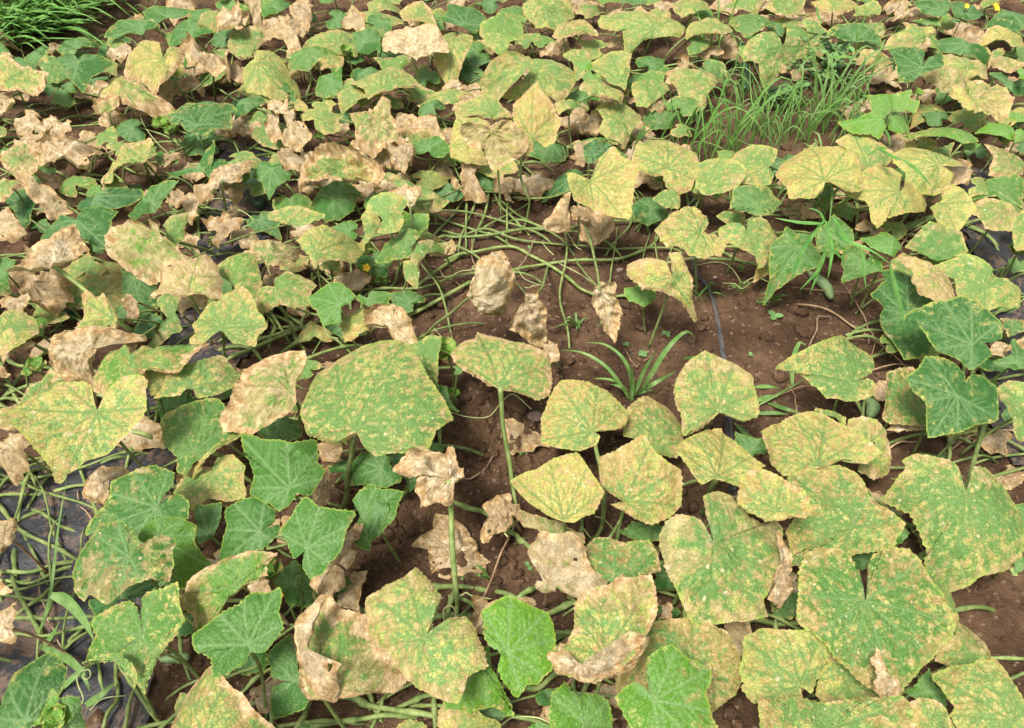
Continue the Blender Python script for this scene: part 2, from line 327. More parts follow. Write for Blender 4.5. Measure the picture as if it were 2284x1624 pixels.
# ------------------------------------------------------------------ plants (the things the leaves belong to)
PLANTS = [  # root in photo units, label
    (110, 130, 'cucumber plant with blue-green leaves beside the grass patch, top left corner'),
    (320, 150, 'cucumber plant with a big yellow-tan leaf over a torn one, upper left'),
    (90, 330, 'cucumber plant with curled brown leaves at the left edge, upper part'),
    (480, 280, 'cucumber plant with one dark green leaf and crumpled dead ones, upper left of centre'),
    (480, 60, 'cucumber plant with small brown and green leaves at the top, left of centre'),
    (700, 90, 'cucumber plant with long mottled leaves at the top, left of centre'),
    (900, 80, 'cucumber plant with a bleached tan leaf in front, top centre'),
    (1100, 70, 'cucumber plant with fresh crinkled green leaves side by side, top centre'),
    (720, 380, 'cucumber plant with bleached curled leaves and a lime-green young leaf, left of centre'),
    (1120, 250, 'cucumber plant with an upright orange-blotched leaf above tangled bare vines'),
    (1250, 160, 'cucumber plant with wide pale mottled leaves, upper centre right'),
    (1460, 70, 'cucumber plant with large pale leaves over bare soil, top right of centre'),
    (1390, 380, 'cucumber plant with one bright yellow notched leaf above the bare soil'),
    (1600, 420, 'cucumber plant with small mottled leaves around the start of the drip tape'),
    (1760, 90, 'cucumber plant with a heart-shaped mottled leaf by the weedy gap, upper right'),
    (2020, 110, 'cucumber plant with a blue-green leaf among tan ones, upper right'),
    (2220, 40, 'cucumber plant with grey-green leaves and a yellow flower, top right corner'),
    (2080, 250, 'cucumber plant with fresh lime-green leaves near the right edge'),
    (1870, 390, 'cucumber plant with the largest pale yellow leaves, right of centre'),
    (2190, 420, 'cucumber plant with brown-blotched leaves at the right edge, upper part'),
    (1850, 540, 'cucumber plant with green leaves shaded by drooping grass, right'),
    (2120, 740, 'cucumber plant with large blue-green leaves at the right edge'),
    (1870, 810, 'cucumber plant with one arrow-shaped green and yellow leaf on bare soil, right'),
    (90, 560, 'cucumber plant with a bleached torn leaf on a thick stalk, left edge'),
    (330, 560, 'cucumber plant with a white-spotted withered leaf and brown mottled ones, left'),
    (560, 620, 'cucumber plant with small mottled leaves over a web of vines, left of centre'),
    (780, 520, 'cucumber plant with yellow-green net-veined leaves and a yellow flower, centre left'),
    (1200, 640, 'cucumber plant of long bare vines with hanging dead leaves on open soil'),
    (210, 880, 'cucumber plant with a big yellow brown-speckled heart leaf, left'),
    (620, 860, 'cucumber plant with a large tan leaf beside a dark green one, left of centre'),
    (830, 860, 'cucumber plant with the biggest square pale green leaf, centre'),
    (1120, 830, 'cucumber plant with one tall brown-edged leaf on a bare stalk, centre'),
    (1480, 960, 'cucumber plant with bleached-speckled yellow leaves, right of centre'),
    (560, 1120, 'cucumber plant with healthy dark green star-shaped leaves, lower left'),
    (250, 1150, 'cucumber plant with a pale spotted green leaf by bare vines, lower left'),
    (100, 1400, 'cucumber plant with a blurred blue-green leaf and curling tendril, bottom left corner'),
    (480, 1440, 'cucumber plant with crisp green and tan-edged leaves along the bottom, left'),
    (960, 1130, 'cucumber plant with crumpled brown leaves lying on dark soil, lower centre'),
    (880, 1430, 'cucumber plant with a notched mottled leaf in front of a white-edged one, bottom'),
    (1180, 1430, 'cucumber plant with a bright lime-green rounded leaf, bottom centre'),
    (1350, 1250, 'cucumber plant with blistered brown leaves, lower right of centre'),
    (1620, 1230, 'cucumber plant with a wide green leaf with a dry brown edge, lower right'),
    (1480, 1540, 'cucumber plant with lime-green leaves over a brown mottled one, bottom right of centre'),
    (1950, 1050, 'cucumber plant with overlapping olive mottled leaves, lower right'),
    (1960, 1380, 'cucumber plant with a huge pale green slit leaf, bottom right'),
    (2170, 1150, 'cucumber plant with a huge round mottled leaf at the right edge, lower part'),
    (1760, 1500, 'cucumber plant with an olive fan-shaped leaf at the bottom, right'),
    (2200, 1550, 'cucumber plant with yellow-green leaves in the bottom right corner'),
]
GROUP = 'cucumber plants in the field'
roots = []
for (zx, zy, lab) in PLANTS:
    p = at_h([[zx, zy]], 0.0)[0]
    o = link('cucumber_plant', None, None, p); o.empty_display_size = 0.05
    tag(o, lab, 'cucumber plant', GROUP); roots.append((o, p))
PZ = np.array([[a, b] for a, b, _ in PLANTS], float)
def plant_of(z):
    z = np.asarray(z, float).ravel()[:2]; d = np.hypot((PZ[:, 0] - z[0]), (PZ[:, 1] - z[1]) * 1.15)
    return int(np.argmin(d))

# ------------------------------------------------------------------ leaves
LEAVES = '''
A 1002 31 1125,112 975,100 1040,50 1130,45 1220,35 1280,50 1265,110 1200,122 1125,120 1050,135 990,125
A 1002 31 960,195 690,235 740,180 820,140 940,135 1050,150 1040,190 980,205 960,235 870,220 760,240
A 1002 41 1300,215 1110,290 1125,220 1115,160 1200,130 1280,125 1330,165 1340,180 1400,178 1435,195 1350,235 1290,265 1200,280
A 1001 11 760,330 660,355 700,280 780,240 870,240 870,275 800,330 760,370 700,370
A 8466 53 1100,392 780,370 850,280 910,230 990,235 1045,240 1065,300 1085,370 1110,375 1130,290 1190,280 1200,400 1150,450 1050,540 1010,580 960,510 830,440 790,400 # yellow leaf with curled tan right lobe
A 6584 44 820,590 595,605 700,540 740,470 760,415 830,480 930,540 1000,580 1070,600 1110,640 1050,675 900,670 760,650 640,620
A 6575 44 60,520 -60,480 -40,380 30,345 60,400 130,440 220,475 300,480 280,560 220,610 120,590 0,580 -60,560
A 3894 25 20,680 -50,600 0,590 60,620 95,680 50,740 10,760 -50,780
A 2002 31 260,360 150,380 220,310 270,300 330,345 290,390 240,430 190,420
A 2002 31 520,325 370,310 430,255 530,235 620,240 650,290 580,315 525,335 500,360 410,345
A 1001 51 530,425 325,355 430,330 510,370 527,415 560,370 640,360 740,390 750,410 680,470 610,500 540,580 500,550 440,480 390,400
A 3102 32 340,420 255,420 300,385 370,390 430,460 470,550 400,560 310,540 290,470
A 1001 21 340,590 250,600 340,555 450,550 400,580 330,650 310,620
A 1000 11 620,560 555,600 600,540 700,500 740,470 620,610
A 3995 57 1430,475 1255,300 1290,260 1320,290 1330,340 1390,360 1440,335 1490,390 1480,460 1430,485 1370,430 1300,400 1265,350
A 5664 34 1450,350 1370,340 1430,280 1530,310 1500,390 1480,420 1440,340
A 3993 25 1300,470 1250,560 1260,430 1290,400 1400,450 1300,510
A 4443 13 1400,540 1310,520 1400,460 1530,380 1520,470 1450,550 1380,590 1320,570
A 8376 32 1190,480 1110,510 1150,460 1220,420 1250,480 1220,520
A 2996 46 1605,140 1430,90 1480,60 1560,75 1600,30 1615,90 1610,150 1540,160 1450,150
A 5643 23 1450,120 1325,140 1380,50 1450,45 1500,80 1560,150 1500,180 1400,200 1340,180
A 4653 23 1660,300 1540,290 1570,220 1680,195 1780,215 1790,270 1720,330 1690,390 1620,410 1560,370
A 1004 22 1580,45 1450,20 1510,0 1560,10 1690,60 1640,75 1560,75 1480,65
A 3884 36 1720,60 1580,-20 1750,-20 1750,70 1760,150 1710,170 1690,100 1680,50
A 5873 24 1850,200 1760,150 1840,165 1925,160 1920,240 1860,245 1800,240
A 3985 35 2020,60 1945,-20 2085,-20 2090,80 2060,140 2010,130 1960,80
A 1003 21 1850,50 1750,40 1820,-20 1950,-20 1910,60 1850,90 1770,95
A 3895 45 1970,220 1925,100 1960,150 2030,190 2010,250 2030,330 1970,340 1925,230
A 5445 33 2290,300 2020,200 2160,180 2290,150 2390,200 2395,290 2390,360 2130,330 2040,320 2030,260
A 3213 42 2110,340 1930,380 1980,340 2100,315 2284,330 2200,370 2120,410 2070,445 1990,430 1940,430
A 6654 23 2220,400 2120,440 2160,390 2240,345 2300,340 2300,440 2180,455
A 6217 42 1745,425 1635,520 1640,440 1720,400 1720,320 1780,290 1850,310 1900,370 1930,440 1970,450 1985,520 1930,600 1850,610 1780,580 1700,570 1650,560
A 2101 22 1890,590 1800,600 1860,540 1900,530 1980,540 1990,650 1900,640
A 2003 31 2240,540 2120,570 2140,510 2240,500 2250,460 2300,440 2300,620 2200,660 2140,640
A 2211 42 1330,850 1120,750 1200,710 1240,645 1380,665 1480,655 1570,700 1590,730 1545,740 1545,850 1440,865 1400,920 1260,880 1225,840 1170,835
A 1001 31 1650,700 1590,730 1620,670 1760,625 1755,670 1650,760 1570,780
A 1001 22 1870,690 1760,690 1770,640 1860,620 1990,650 1990,700 1880,760
A 4432 23 1790,830 1660,800 1700,740 1780,730 1850,800 1950,860 1960,980 1850,985 1770,970 1700,920 1670,860
A 3997 47 1870,750 1810,690 1860,645 1950,690 1930,740 1870,770 1820,740
A 3983 37 1850,780 1790,840 1820,770 1880,760 1870,880 1830,905
A 4887 36 1950,800 1910,760 1980,740 1980,830 2050,840 2120,930 2060,990 1960,975 1900,920 1960,870
A 5787 36 735,770 635,690 690,700 740,660 795,655 790,720 740,780 720,740 660,770
A 3985 24 960,720 800,780 830,680 920,670 1050,690 1170,700 1130,760 1000,760 870,770
A 3984 35 400,1000 215,1010 340,920 500,850 590,790 595,900 590,980 560,1040 570,1100 520,1110 440,1060 300,1070 240,1040
A 6352 44 965,1080 545,1090 600,1000 700,940 800,960 850,1010 940,950 990,930 1010,980 970,1090 860,1100 760,1150 690,1175 620,1150
A 4326 32 710,900 635,970 660,890 760,850 785,890 770,930 690,950
A 5774 45 130,1080 0,1050 70,1000 80,930 150,945 240,1050 230,1130 150,1200 90,1170 20,1110
A 6674 34 60,1240 -30,1220 60,1200 160,1200 100,1270 20,1330 -30,1340
A 2210 13 150,1380 20,1340 130,1270 200,1270 240,1380 200,1470 130,1530 100,1420
A 4885 24 50,1490 -20,1390 60,1420 130,1540 60,1600 -20,1600
A 5874 35 400,1400 190,1230 230,1220 340,1270 420,1360 500,1440 440,1450 330,1480 250,1370
A 2992 26 400,1240 240,1155 330,1170 450,1230 485,1245 440,1290 350,1260
A 1000 31 640,1335 515,1390 570,1350 640,1320 770,1250 900,1235 905,1280 840,1350 760,1390 640,1400
A 1002 32 1020,1370 880,1470 960,1340 1010,1240 1100,1235 1220,1250 1160,1300 1090,1360 1050,1430 970,1440 920,1500
A 1002 32 1340,1120 1145,1200 1200,1155 1320,1130 1400,1030 1470,990 1440,1090 1410,1150 1300,1165 1190,1220
A 3984 46 1510,1240 1295,1240 1400,1170 1430,1060 1500,1000 1585,970 1600,1100 1590,1200 1500,1230 1400,1290 1320,1280
A 2983 25 1590,1290 1520,1260 1590,1210 1660,1270 1600,1360
A 3983 25 1300,1370 1210,1300 1320,1280 1390,1300 1330,1380 1330,1440 1270,1480 1240,1430
A 3983 25 920,1340 850,1400 880,1310 990,1285 950,1360 890,1420
A 3985 45 1890,1045 1885,1040 1930,990 2050,1010 2170,1045 2090,1090 2000,1120 1930,1110
A 5696 46 2290,1150 1955,1170 2000,1130 2160,1060 2284,1030 2400,1050 2500,1110 2560,1180 2540,1230 2450,1250 2290,1220 2200,1200 2100,1215 2000,1220
A 1002 22 2240,1340 2060,1350 2150,1260 2284,1200 2400,1250 2360,1380 2284,1460 2190,1480 2120,1400
A 4884 26 1150,1070 1075,1060 1150,1030 1215,1030 1190,1080 1120,1120
B 5874 35 90,120 30,150 90,40 180,130 150,210 90,180 40,190
B 5332 22 280,120 140,80 200,50 330,60 410,100 430,140 300,190 200,195 170,130
B 5655 32 530,90 410,70 470,40 560,10 620,60 650,160 560,150 440,140
B 5445 22 300,20 190,-20 420,-20 400,50 300,50 210,40
B 6445 32 20,280 -70,180 0,150 60,170 95,240 110,330 40,370 -40,380
B 0002 31 170,290 90,200 160,215 230,205 280,235 260,310 200,370 125,370 110,300
B 5856 54 490,360 310,240 340,200 440,160 540,140 640,175 690,240 715,330 640,350 560,400 520,415 490,370 400,340 330,330
B 6446 42 790,255 660,170 740,165 775,200 788,250 830,185 890,210 880,300 830,360 780,430 745,490 680,440 620,370 710,340 700,240
B 1001 41 850,165 700,110 740,70 750,5 830,15 930,20 970,60 1000,115 970,160 920,220 850,190 770,160 700,140
B 3003 31 1190,115 1050,110 1100,50 1180,20 1245,40 1230,100 1280,110 1240,150 1110,170 1080,120
B 4106 42 1105,168 950,210 960,150 1050,110 1095,160 1115,166 1160,120 1230,150 1250,200 1240,270 1150,290 1110,360 1050,320 960,240
B 4775 23 950,320 875,310 920,265 990,265 1045,310 1030,350 950,330
B 3223 12 1170,350 1100,340 1150,310 1230,360 1240,390 1130,385
B 5324 33 1400,60 1250,90 1265,0 1400,-30 1560,0 1590,70 1540,120 1460,190 1340,150
B 6655 43 1520,200 1440,230 1480,170 1560,90 1650,80 1740,190 1620,210 1510,245
B 4532 23 1690,60 1600,70 1640,20 1770,10 1760,80 1680,110
B 5234 42 2130,195 1760,50 1790,0 1900,-10 2050,20 2140,70 2160,150 2132,192 2190,100 2290,90 2340,130 2300,220 2180,240 2060,250 1980,310 1940,310 1925,170 1850,150 1790,110
B 3975 36 2190,50 2130,20 2180,0 2260,20 2200,80 2120,60
B 5225 42 1900,560 1670,330 1740,290 1860,265 1980,330 1960,430 1930,600 1850,560 1760,470 1700,400
B 5335 22 1630,420 1510,360 1580,325 1660,330 1700,400 1700,480 1600,530 1590,420
B 1008 31 1660,440 1600,420 1710,405 1700,470 1640,470
B 6545 53 1780,620 1640,570 1680,480 1750,400 1830,450 1880,540 1930,580 1910,670 1800,640 1700,630
B 5235 42 1295,470 1290,390 1440,355 1600,410 1590,500 1550,590 1500,660 1430,620 1340,600 1240,650 1110,590 1230,550 1285,480
B 5434 53 1280,440 950,490 1030,410 1130,390 1280,400 1300,430 1250,490 1170,550 1050,590 980,550
B 1100 21 900,440 790,420 840,380 930,385 1025,430 930,450
B 0000 11 900,500 790,500 800,450 900,450 960,470 980,560 1030,580 1000,600 920,580 820,530
B 5334 42 290,590 55,500 130,390 290,330 370,380 450,430 540,540 400,580 190,640 170,580 110,540
B 6435 32 80,640 0,630 60,570 140,570 190,640 100,690 0,710
B 4663 24 570,500 470,450 570,420 680,510 690,570 580,560 520,480
B 6445 32 780,640 520,640 620,590 760,585 950,610 860,620 790,690 650,670
B 5545 43 1050,770 780,640 900,620 1020,640 1080,690 1150,770 1050,790 900,775 800,770
B 9645 62s 1300,935 1170,700 1240,640 1280,590 1340,515 1360,580 1440,690 1490,820 1460,880 1460,960 1390,1000 1320,940 1320,1020 1220,1050 1200,1000 1250,930 1190,880 # upright pointed orange-yellow blotched leaf
B 6755 65s 1030,880 830,850 880,830 1025,868 1090,820 1160,820 1190,880 1250,930 1250,980 1190,1060 1110,1080 1050,1130 1010,1060 990,1000 920,1000 850,940
B 7437 43 900,950 760,1040 765,860 800,780 920,770 1010,800 1010,860 850,860 850,930 950,1000 1000,1060 880,1080
B 5776 56 150,850 190,710 290,660 340,690 350,770 410,900 400,950 300,960 230,970 140,900 135,830 200,800 230,760
B 3983 15 30,870 0,830 70,820 80,880 50,930 0,900
B 4654 35 500,1000 400,870 470,850 570,860 640,910 640,960 550,1010 480,1020 390,960
B 3984 47 420,1110 300,950 450,910 490,950 480,1080 440,1130 350,1120 350,1020
B 3983 36 600,830 410,840 560,780 660,790 680,870 700,920 620,890
B 5334 23 770,1100 570,980 680,920 760,1000 790,1110 700,1080 640,1020
B 3984 35 300,1060 0,1000 150,990 300,980 350,1040 340,1130 230,1110 130,1070
B 4443 33 460,1240 270,1150 340,1140 430,1200 530,1240 720,1290 730,1310 650,1360 500,1390 430,1280
B 3986 47 480,1380 300,1210 430,1200 530,1250 540,1320 480,1390 420,1330 330,1290
B 5019 51 340,1470 180,1380 230,1325 380,1325 460,1360 420,1440 430,1490 410,1560 300,1590 260,1580 290,1480 210,1410
B 2016 31 500,1500 420,1500 440,1430 500,1450 600,1440 610,1560 560,1600 450,1560
B 2982 26 880,1200 830,1300 840,1100 930,1090 900,1170 970,1290 900,1320
B 2982 15 790,1280 750,1270 780,1220 830,1260 830,1340 770,1340
B 2982 16 1120,1240 1040,1260 1060,1190 1190,1190 1190,1290 1140,1320 1170,1400 1100,1320
B 2210 42 1690,1080 1640,1000 1720,940 1830,970 1930,1050 1930,1100 1830,1040 1770,1090 1680,1090
B 3983 24 1640,1020 1600,960 1660,930 1680,1010 1660,1100 1610,1080
B 8338 62 1700,1212 1550,1160 1630,1190 1700,1205 1760,1090 1840,1035 1900,1100 2000,1160 1970,1290 1960,1480 1830,1450 1700,1390 1590,1370 1555,1270 # bright yellow notched leaf
B 6345 42 2220,1125 1990,1060 2020,950 2120,890 2230,880 2330,950 2420,1000 2430,1130 2380,1260 2300,1280 2220,1240 2190,1170 2090,1160 2000,1120
B 3881 35s 1530,1540 1390,1520 1480,1400 1550,1300 1560,1540 1530,1550
B 2881 26 1750,1600 1620,1480 1700,1410 1770,1400 1850,1500 1800,1580 1730,1630 1660,1620
B 3882 35 1620,1430 1560,1390 1680,1400 1670,1480 1580,1480
B 1001 21 2100,1400 1980,1380 2060,1320 2130,1310 2220,1370 2220,1450 2100,1490 2000,1450
B 5534 33 2240,1340 2130,1320 2200,1260 2290,1270 2300,1390 2220,1400
B 2982 15 2120,1240 2060,1190 2180,1180 2200,1250 2110,1290
B 5434 32 1840,795 1745,720 1800,665 1930,680 2050,740 2010,830 1940,950 1830,930 1760,870 1785,795
B 5645 44 1560,720 1470,680 1560,665 1700,670 1640,710 1500,745
B 3983 25 1620,720 1580,740 1680,680 1650,780
B 5334 32 2090,612 1980,600 1990,540 2060,540 2088,600 2110,540 2200,510 2230,590 2160,650 2090,710 2020,690
B 3221 12 2150,800 2040,830 2060,760 2180,740 2284,770 2240,850 2100,870
B 0003 21 1990,560 1930,540 2080,470 2200,400 2240,430 2100,500 1940,620
C 6335 32 60,50 -20,90 0,-10 150,-20 180,20 100,60 60,90
C 1016 21 130,80 60,80 170,20 190,100 100,120
C 5324 32 400,20 250,10 360,-20 520,-10 480,70 370,60 280,20
C 6435 42 180,200 20,180 60,100 200,110 290,150 320,190 250,220 150,215 20,220
C 3212 42 490,190 310,110 340,70 460,75 540,90 620,110 640,150 550,150 490,200 410,215 360,170
C 1001 31 600,180 520,150 600,140 670,190 650,240 580,220
C 5534 32 680,60 545,60 570,-10 800,-10 800,40 740,100 630,120
C 4413 52s 650,325 415,350 450,260 540,210 600,220 640,270 649,320 680,240 760,250 840,300 820,380 700,410 650,460 620,540 575,590 520,520 500,420 # heart-shaped mottled leaf hanging to a point
C 4213 32 760,210 690,220 690,130 760,120 800,170 860,270 960,330 840,300 720,240
C 4323 22 890,200 790,130 870,100 920,180 1000,260 950,340 880,320
C 6545 32 1000,30 850,0 1120,-20 1180,10 1100,60 970,80 900,50
C 2111 42 1130,280 960,210 1020,165 1150,175 1260,200 1340,280 1310,305 1220,270 1130,290 1050,260
C 3532 32 1260,180 1140,140 1240,150 1320,140 1350,200 1330,235 1270,210
C 4324 22 1040,320 970,290 1080,300 1110,330 1060,360 990,340
C 9655 33 1180,330 1085,350 1150,290 1250,285 1290,340 1200,340 1160,390
C 7655 43 1290,410 1170,420 1200,340 1290,355 1390,395 1420,450 1330,440 1220,430
C 4874 24 1350,530 1210,470 1300,470 1420,480 1480,580 1400,585 1290,550
C 1001 61 1600,462 1370,320 1440,310 1560,305 1620,340 1600,400 1598,450 1640,380 1730,335 1745,440 1680,480 1600,490 1540,530 1450,540 1430,450 1400,370
C 1101 41 1740,80 1550,-10 1790,-10 1780,40 1750,100 1680,105 1600,70
C 1101 41 1900,100 1800,0 1980,-10 1970,60 2040,50 1990,120 1900,140 1820,100
C 2101 31 2200,100 2050,120 2130,60 2284,10 2300,150 2220,190 2080,160
C 0000 11 1800,170 1720,180 1740,110 1870,130 1870,230 1800,240
C 3985 35 1540,90 1400,80 1480,75 1560,55 1630,90 1630,140 1540,110 1450,100
C 6545 43 1600,240 1400,270 1440,200 1510,180 1490,130 1600,170 1700,170 1720,200 1650,230 1620,280 1590,300 1480,290
C 3213 32 1620,150 1520,150 1620,120 1700,130 1720,180
C 1101 42 1900,310 1710,240 1760,230 1860,240 1900,285 2000,290 2095,330 2060,390 1950,370 1850,360 1760,330
C 6645 43 1900,470 1740,340 1850,370 1960,380 2050,410 2060,490 1980,500 1920,530 1850,490 1780,440 1730,380
C 9545 43 2230,305 2010,260 2060,180 2110,170 2200,190 2284,210 2300,290 2220,310 2180,280 2100,260
C 6755 34 2180,420 2050,430 2130,370 2230,410 2284,440 2200,480 2100,450
C 5665 34 2120,360 2080,340 2170,310 2140,380 2060,430
C 5744 44 1800,580 1620,510 1700,460 1800,460 1880,530 1880,600 1820,660 1740,620
C 7645 54 1935,632 1810,640 1830,590 1932,615 1880,560 1940,510 2060,500 2170,550 2180,640 2170,770 2100,780 2090,750 1980,740 1880,700
C 1001 31 2200,580 2070,480 2140,490 2200,550 2300,540 2300,640 2220,640 2180,600
C 1008 41 2280,500 2250,460 2300,450 2300,540 2260,520
C 2007 51 1380,755 1250,610 1310,625 1450,630 1400,680 1400,740 1340,780 1280,750 1270,680
C 3008 51 1420,740 1385,640 1500,645 1500,690 1560,710 1550,765 1480,740 1400,765
C 2008 51 1330,805 1055,780 1180,770 1270,740 1330,800 1350,850 1330,910 1260,880 1160,850
C 2007 51 1390,800 1370,790 1440,760 1530,770 1530,880 1450,890 1380,860
C 3007 51 1870,965 1550,830 1650,790 1790,745 1870,780 1960,850 1990,900 1970,950 1870,970 1800,930 1650,880
C 3008 41 1890,990 1870,980 1930,955 1980,990 1940,1020 1880,1010
C 2008 41 2170,900 2000,840 2110,790 2180,800 2220,870 2200,940 2100,900
C 2008 31 2230,790 2170,760 2284,750 2284,820 2200,820
C 1008 41 2260,890 2230,880 2290,850 2300,930 2240,940
C 7108 31 1260,890 1150,855 1240,860 1340,920 1330,935
C 6634 23 1660,740 1550,740 1570,690 1700,690 1780,740 1700,780 1550,810
C 5774 14 1500,920 1390,910 1530,890 1650,900 1480,950
C 6446 42 1230,1120 1040,930 1140,865 1200,880 1300,950 1400,1020 1390,1060 1370,1100 1280,1130 1200,1140 1160,1050 1080,980
C 8335 52 935,1215 630,1100 680,1010 790,920 870,890 960,930 1050,950 1130,1000 1180,1080 1200,1200 1180,1250 1060,1260 1000,1230 942,1222 930,1270 870,1310 720,1315 700,1240 650,1150 # largest pale yellow leaf with orange tips
C 7224 52 1710,1122 1440,1000 1530,940 1640,905 1740,900 1830,970 1900,1040 1880,1100 1800,1120 1722,1120 1800,1170 1800,1240 1720,1265 1600,1230 1530,1200 1530,1130 1450,1060
C 7224 42 1440,1300 1160,1250 1220,1140 1330,1105 1430,1130 1460,1180 1450,1240 1440,1295 1500,1230 1600,1220 1650,1290 1690,1330 1660,1390 1560,1410 1450,1440 1380,1460 1340,1505 1300,1460 1280,1370 1250,1320
C 6224 32 1690,1320 1640,1280 1700,1275 1730,1330 1660,1330
C 7225 42 1740,1375 1640,1410 1700,1370 1730,1360 1730,1270 1800,1260 1870,1310 1950,1410 1900,1490 1830,1565 1700,1500
C 3223 21 2110,1300 1900,1290 1980,1230 2100,1200 2200,1190 2290,1210 2290,1400 2200,1390 2100,1330 1970,1340 1910,1350
C 6635 43 2130,1450 1955,1350 2050,1325 2150,1340 2250,1400 2260,1450 2200,1550 2100,1540 2040,1520 2000,1430
C 6325 52 2290,1510 2210,1600 2220,1470 2300,1400 2330,1500 2300,1680 2215,1700
C 4663 32 2190,1100 2040,940 2120,960 2284,970 2290,1160 2190,1180 2080,1150 2100,1060
C 5323 42 150,1240 85,1100 150,1060 230,1070 290,1090 380,1120 390,1200 340,1260 250,1300 120,1310 85,1270
C 5323 42 550,1120 290,1090 380,1010 460,975 620,1010 600,1100 555,1130 590,1170 570,1240 450,1240 370,1220 400,1150
C 3112 42 510,1410 345,1250 450,1240 600,1235 630,1310 670,1350 580,1430 510,1450 420,1410 330,1380
C 4423 21 300,1480 210,1460 270,1425 390,1440 400,1510 300,1520
C 5534 32 40,600 -60,560 -110,480 -40,420 0,390 60,430 140,425 220,450 200,540 140,620 130,690 60,725 -20,700
F 5334 42 415,195 250,150 330,120 390,150 413,185 430,110 500,80 560,90 600,140 665,215 580,270 545,370 510,395 490,340 400,310 330,270 265,240
Z 6536 54 1562,516 1472,505 1500,480 1550,458 1575,480 1580,500 1568,515 1600,520 1617,540 1605,565 1560,562 1500,545
F 2003 41 765,300 590,260 660,220 690,140 775,210 767,290 830,240 900,270 920,340 890,420 760,450 650,480 590,515 610,400
F 8544 22 530,420 470,340 580,300 590,450 470,515 490,420
F 2003 41 1000,240 880,250 870,190 960,130 1000,75 1080,120 1125,170 1120,250 1080,320 980,310 900,320
F 2003 41 1215,410 1060,350 1120,300 1200,310 1217,395 1250,360 1310,380 1320,460 1200,480 1060,530 1080,430
F 1005 51 1385,310 1255,190 1320,200 1380,165 1440,220 1480,285 1430,320 1410,360 1330,320 1280,280
F 3203 31 1700,350 1480,290 1560,220 1640,150 1730,170 1860,210 1900,320 1830,350 1700,390 1620,350
F 4443 22 1480,400 1390,390 1480,320 1560,400 1590,520 1500,470 1410,440
F 7744 53 1650,480 1490,330 1620,370 1720,420 1830,490 1850,630 1760,660 1680,620 1590,560 1560,450
F 5224 42 2020,578 1710,390 1830,350 1920,325 2010,380 2080,440 2030,530 2022,575 2080,500 2180,490 2284,560 2284,680 2160,680 2040,710 1980,650 1860,640 1840,500 1780,470
F 1111 31 1500,760 1250,620 1380,510 1330,450 1440,445 1520,480 1580,560 1640,620 1740,660 1560,700 1500,745 1580,790 1660,900 1670,1010 1490,1035 1410,930 1350,860 1320,790 1340,700
F 2001 51 1930,955 1480,760 1560,700 1680,660 1780,665 1900,630 1980,660 2050,730 2130,800 2120,900 2060,940 1990,930 1940,950 2000,940 2060,1010 2000,1070 1920,1115 1850,1050 1700,990 1640,890 1580,790
F 1002 41 2230,1080 2100,1060 2200,1020 2284,870 2320,1000 2300,1100 2230,1120
F 3541 23 2200,830 2130,780 2284,790 2284,860 2180,900
F 4874 23 2140,980 2080,1000 2120,930 2200,960 2170,1030
F 4212 42 1120,1210 650,1085 760,1010 900,960 1000,925 1090,910 1180,960 1285,1010 1280,1090 1250,1140 1165,1190 1140,1205 1240,1180 1275,1225 1260,1280 1210,1305 1100,1320 970,1300 900,1230 830,1160 750,1100
F 3643 33 1520,1400 1360,1440 1360,1160 1460,1110 1560,1090 1700,1250 1650,1490 1500,1480 1400,1470
F 3976 26 1500,1510 1380,1480 1500,1490 1640,1480 1640,1540 1500,1540 1380,1520
F 2001 51 1830,1300 1510,1170 1590,1110 1640,1045 1760,1050 1850,1100 1885,1170 1850,1280 1900,1180 1990,1165 2100,1230 2110,1330 2120,1440 2040,1470 1960,1470 1870,1530 1670,1560 1650,1420 1640,1330 1560,1250
F 7226 31 1870,1540 1760,1560 1870,1530 1960,1480 1960,1530 1850,1560
F 5324 42 2300,1400 2100,1260 2200,1200 2300,1230 2340,1400 2300,1600 2230,1600 2190,1450 2110,1340
F 5434 42 215,1395 -60,1250 0,1120 90,1040 130,1005 230,1040 350,1090 440,1160 480,1420 370,1465 300,1440 230,1405 150,1470 0,1540 -40,1400
I 6434 42 890,398 520,190 620,130 760,50 880,15 960,30 1060,120 1160,230 1280,350 1200,410 1100,380 1050,370 960,400 840,440 760,460 680,455 570,400 540,280
I 6544 32 1180,300 1110,170 1130,70 1200,65 1290,90 1365,150 1390,240 1410,430 1290,465 1170,430 1200,400 1180,240
I 6323 22 1040,80 880,15 1000,30 1080,80 1080,150 1000,60
I 7226 62 210,480 0,230 80,180 230,90 310,80 330,150 390,250 450,340 520,410 440,440 390,470 380,550 290,510 240,500 190,490 110,520 30,430 0,380 -40,300
I 7446 62 610,705 360,660 370,560 390,470 500,420 600,470 700,540 790,560 830,650 855,700 800,760 730,745 640,770 540,770 460,730
I 4413 42 1125,820 700,480 750,430 900,410 1060,370 1160,430 1210,500 1245,640 1165,690 1125,760 1112,808 1140,808 1180,745 1210,685 1260,655 1350,680 1460,790 1410,870 1390,970 1280,980 1080,1000 850,990 720,990 690,850 740,770 850,730 800,600 720,530
I 4634 33 770,1010 710,980 840,980 820,1060 720,1055
I 4313 41 1885,592 1410,580 1450,520 1530,400 1510,350 1590,320 1700,345 1800,360 1850,430 1862,560 1880,588 1898,585 1918,560 1935,470 1975,410 2060,405 2200,490 2284,600 2330,800 2300,1000 2200,1060 2060,1100 1960,1180 1820,1225 1750,1190 1740,1080 1700,940 1620,790 1570,690 1480,630 # huge rounded leaf with tan spots and an open notch
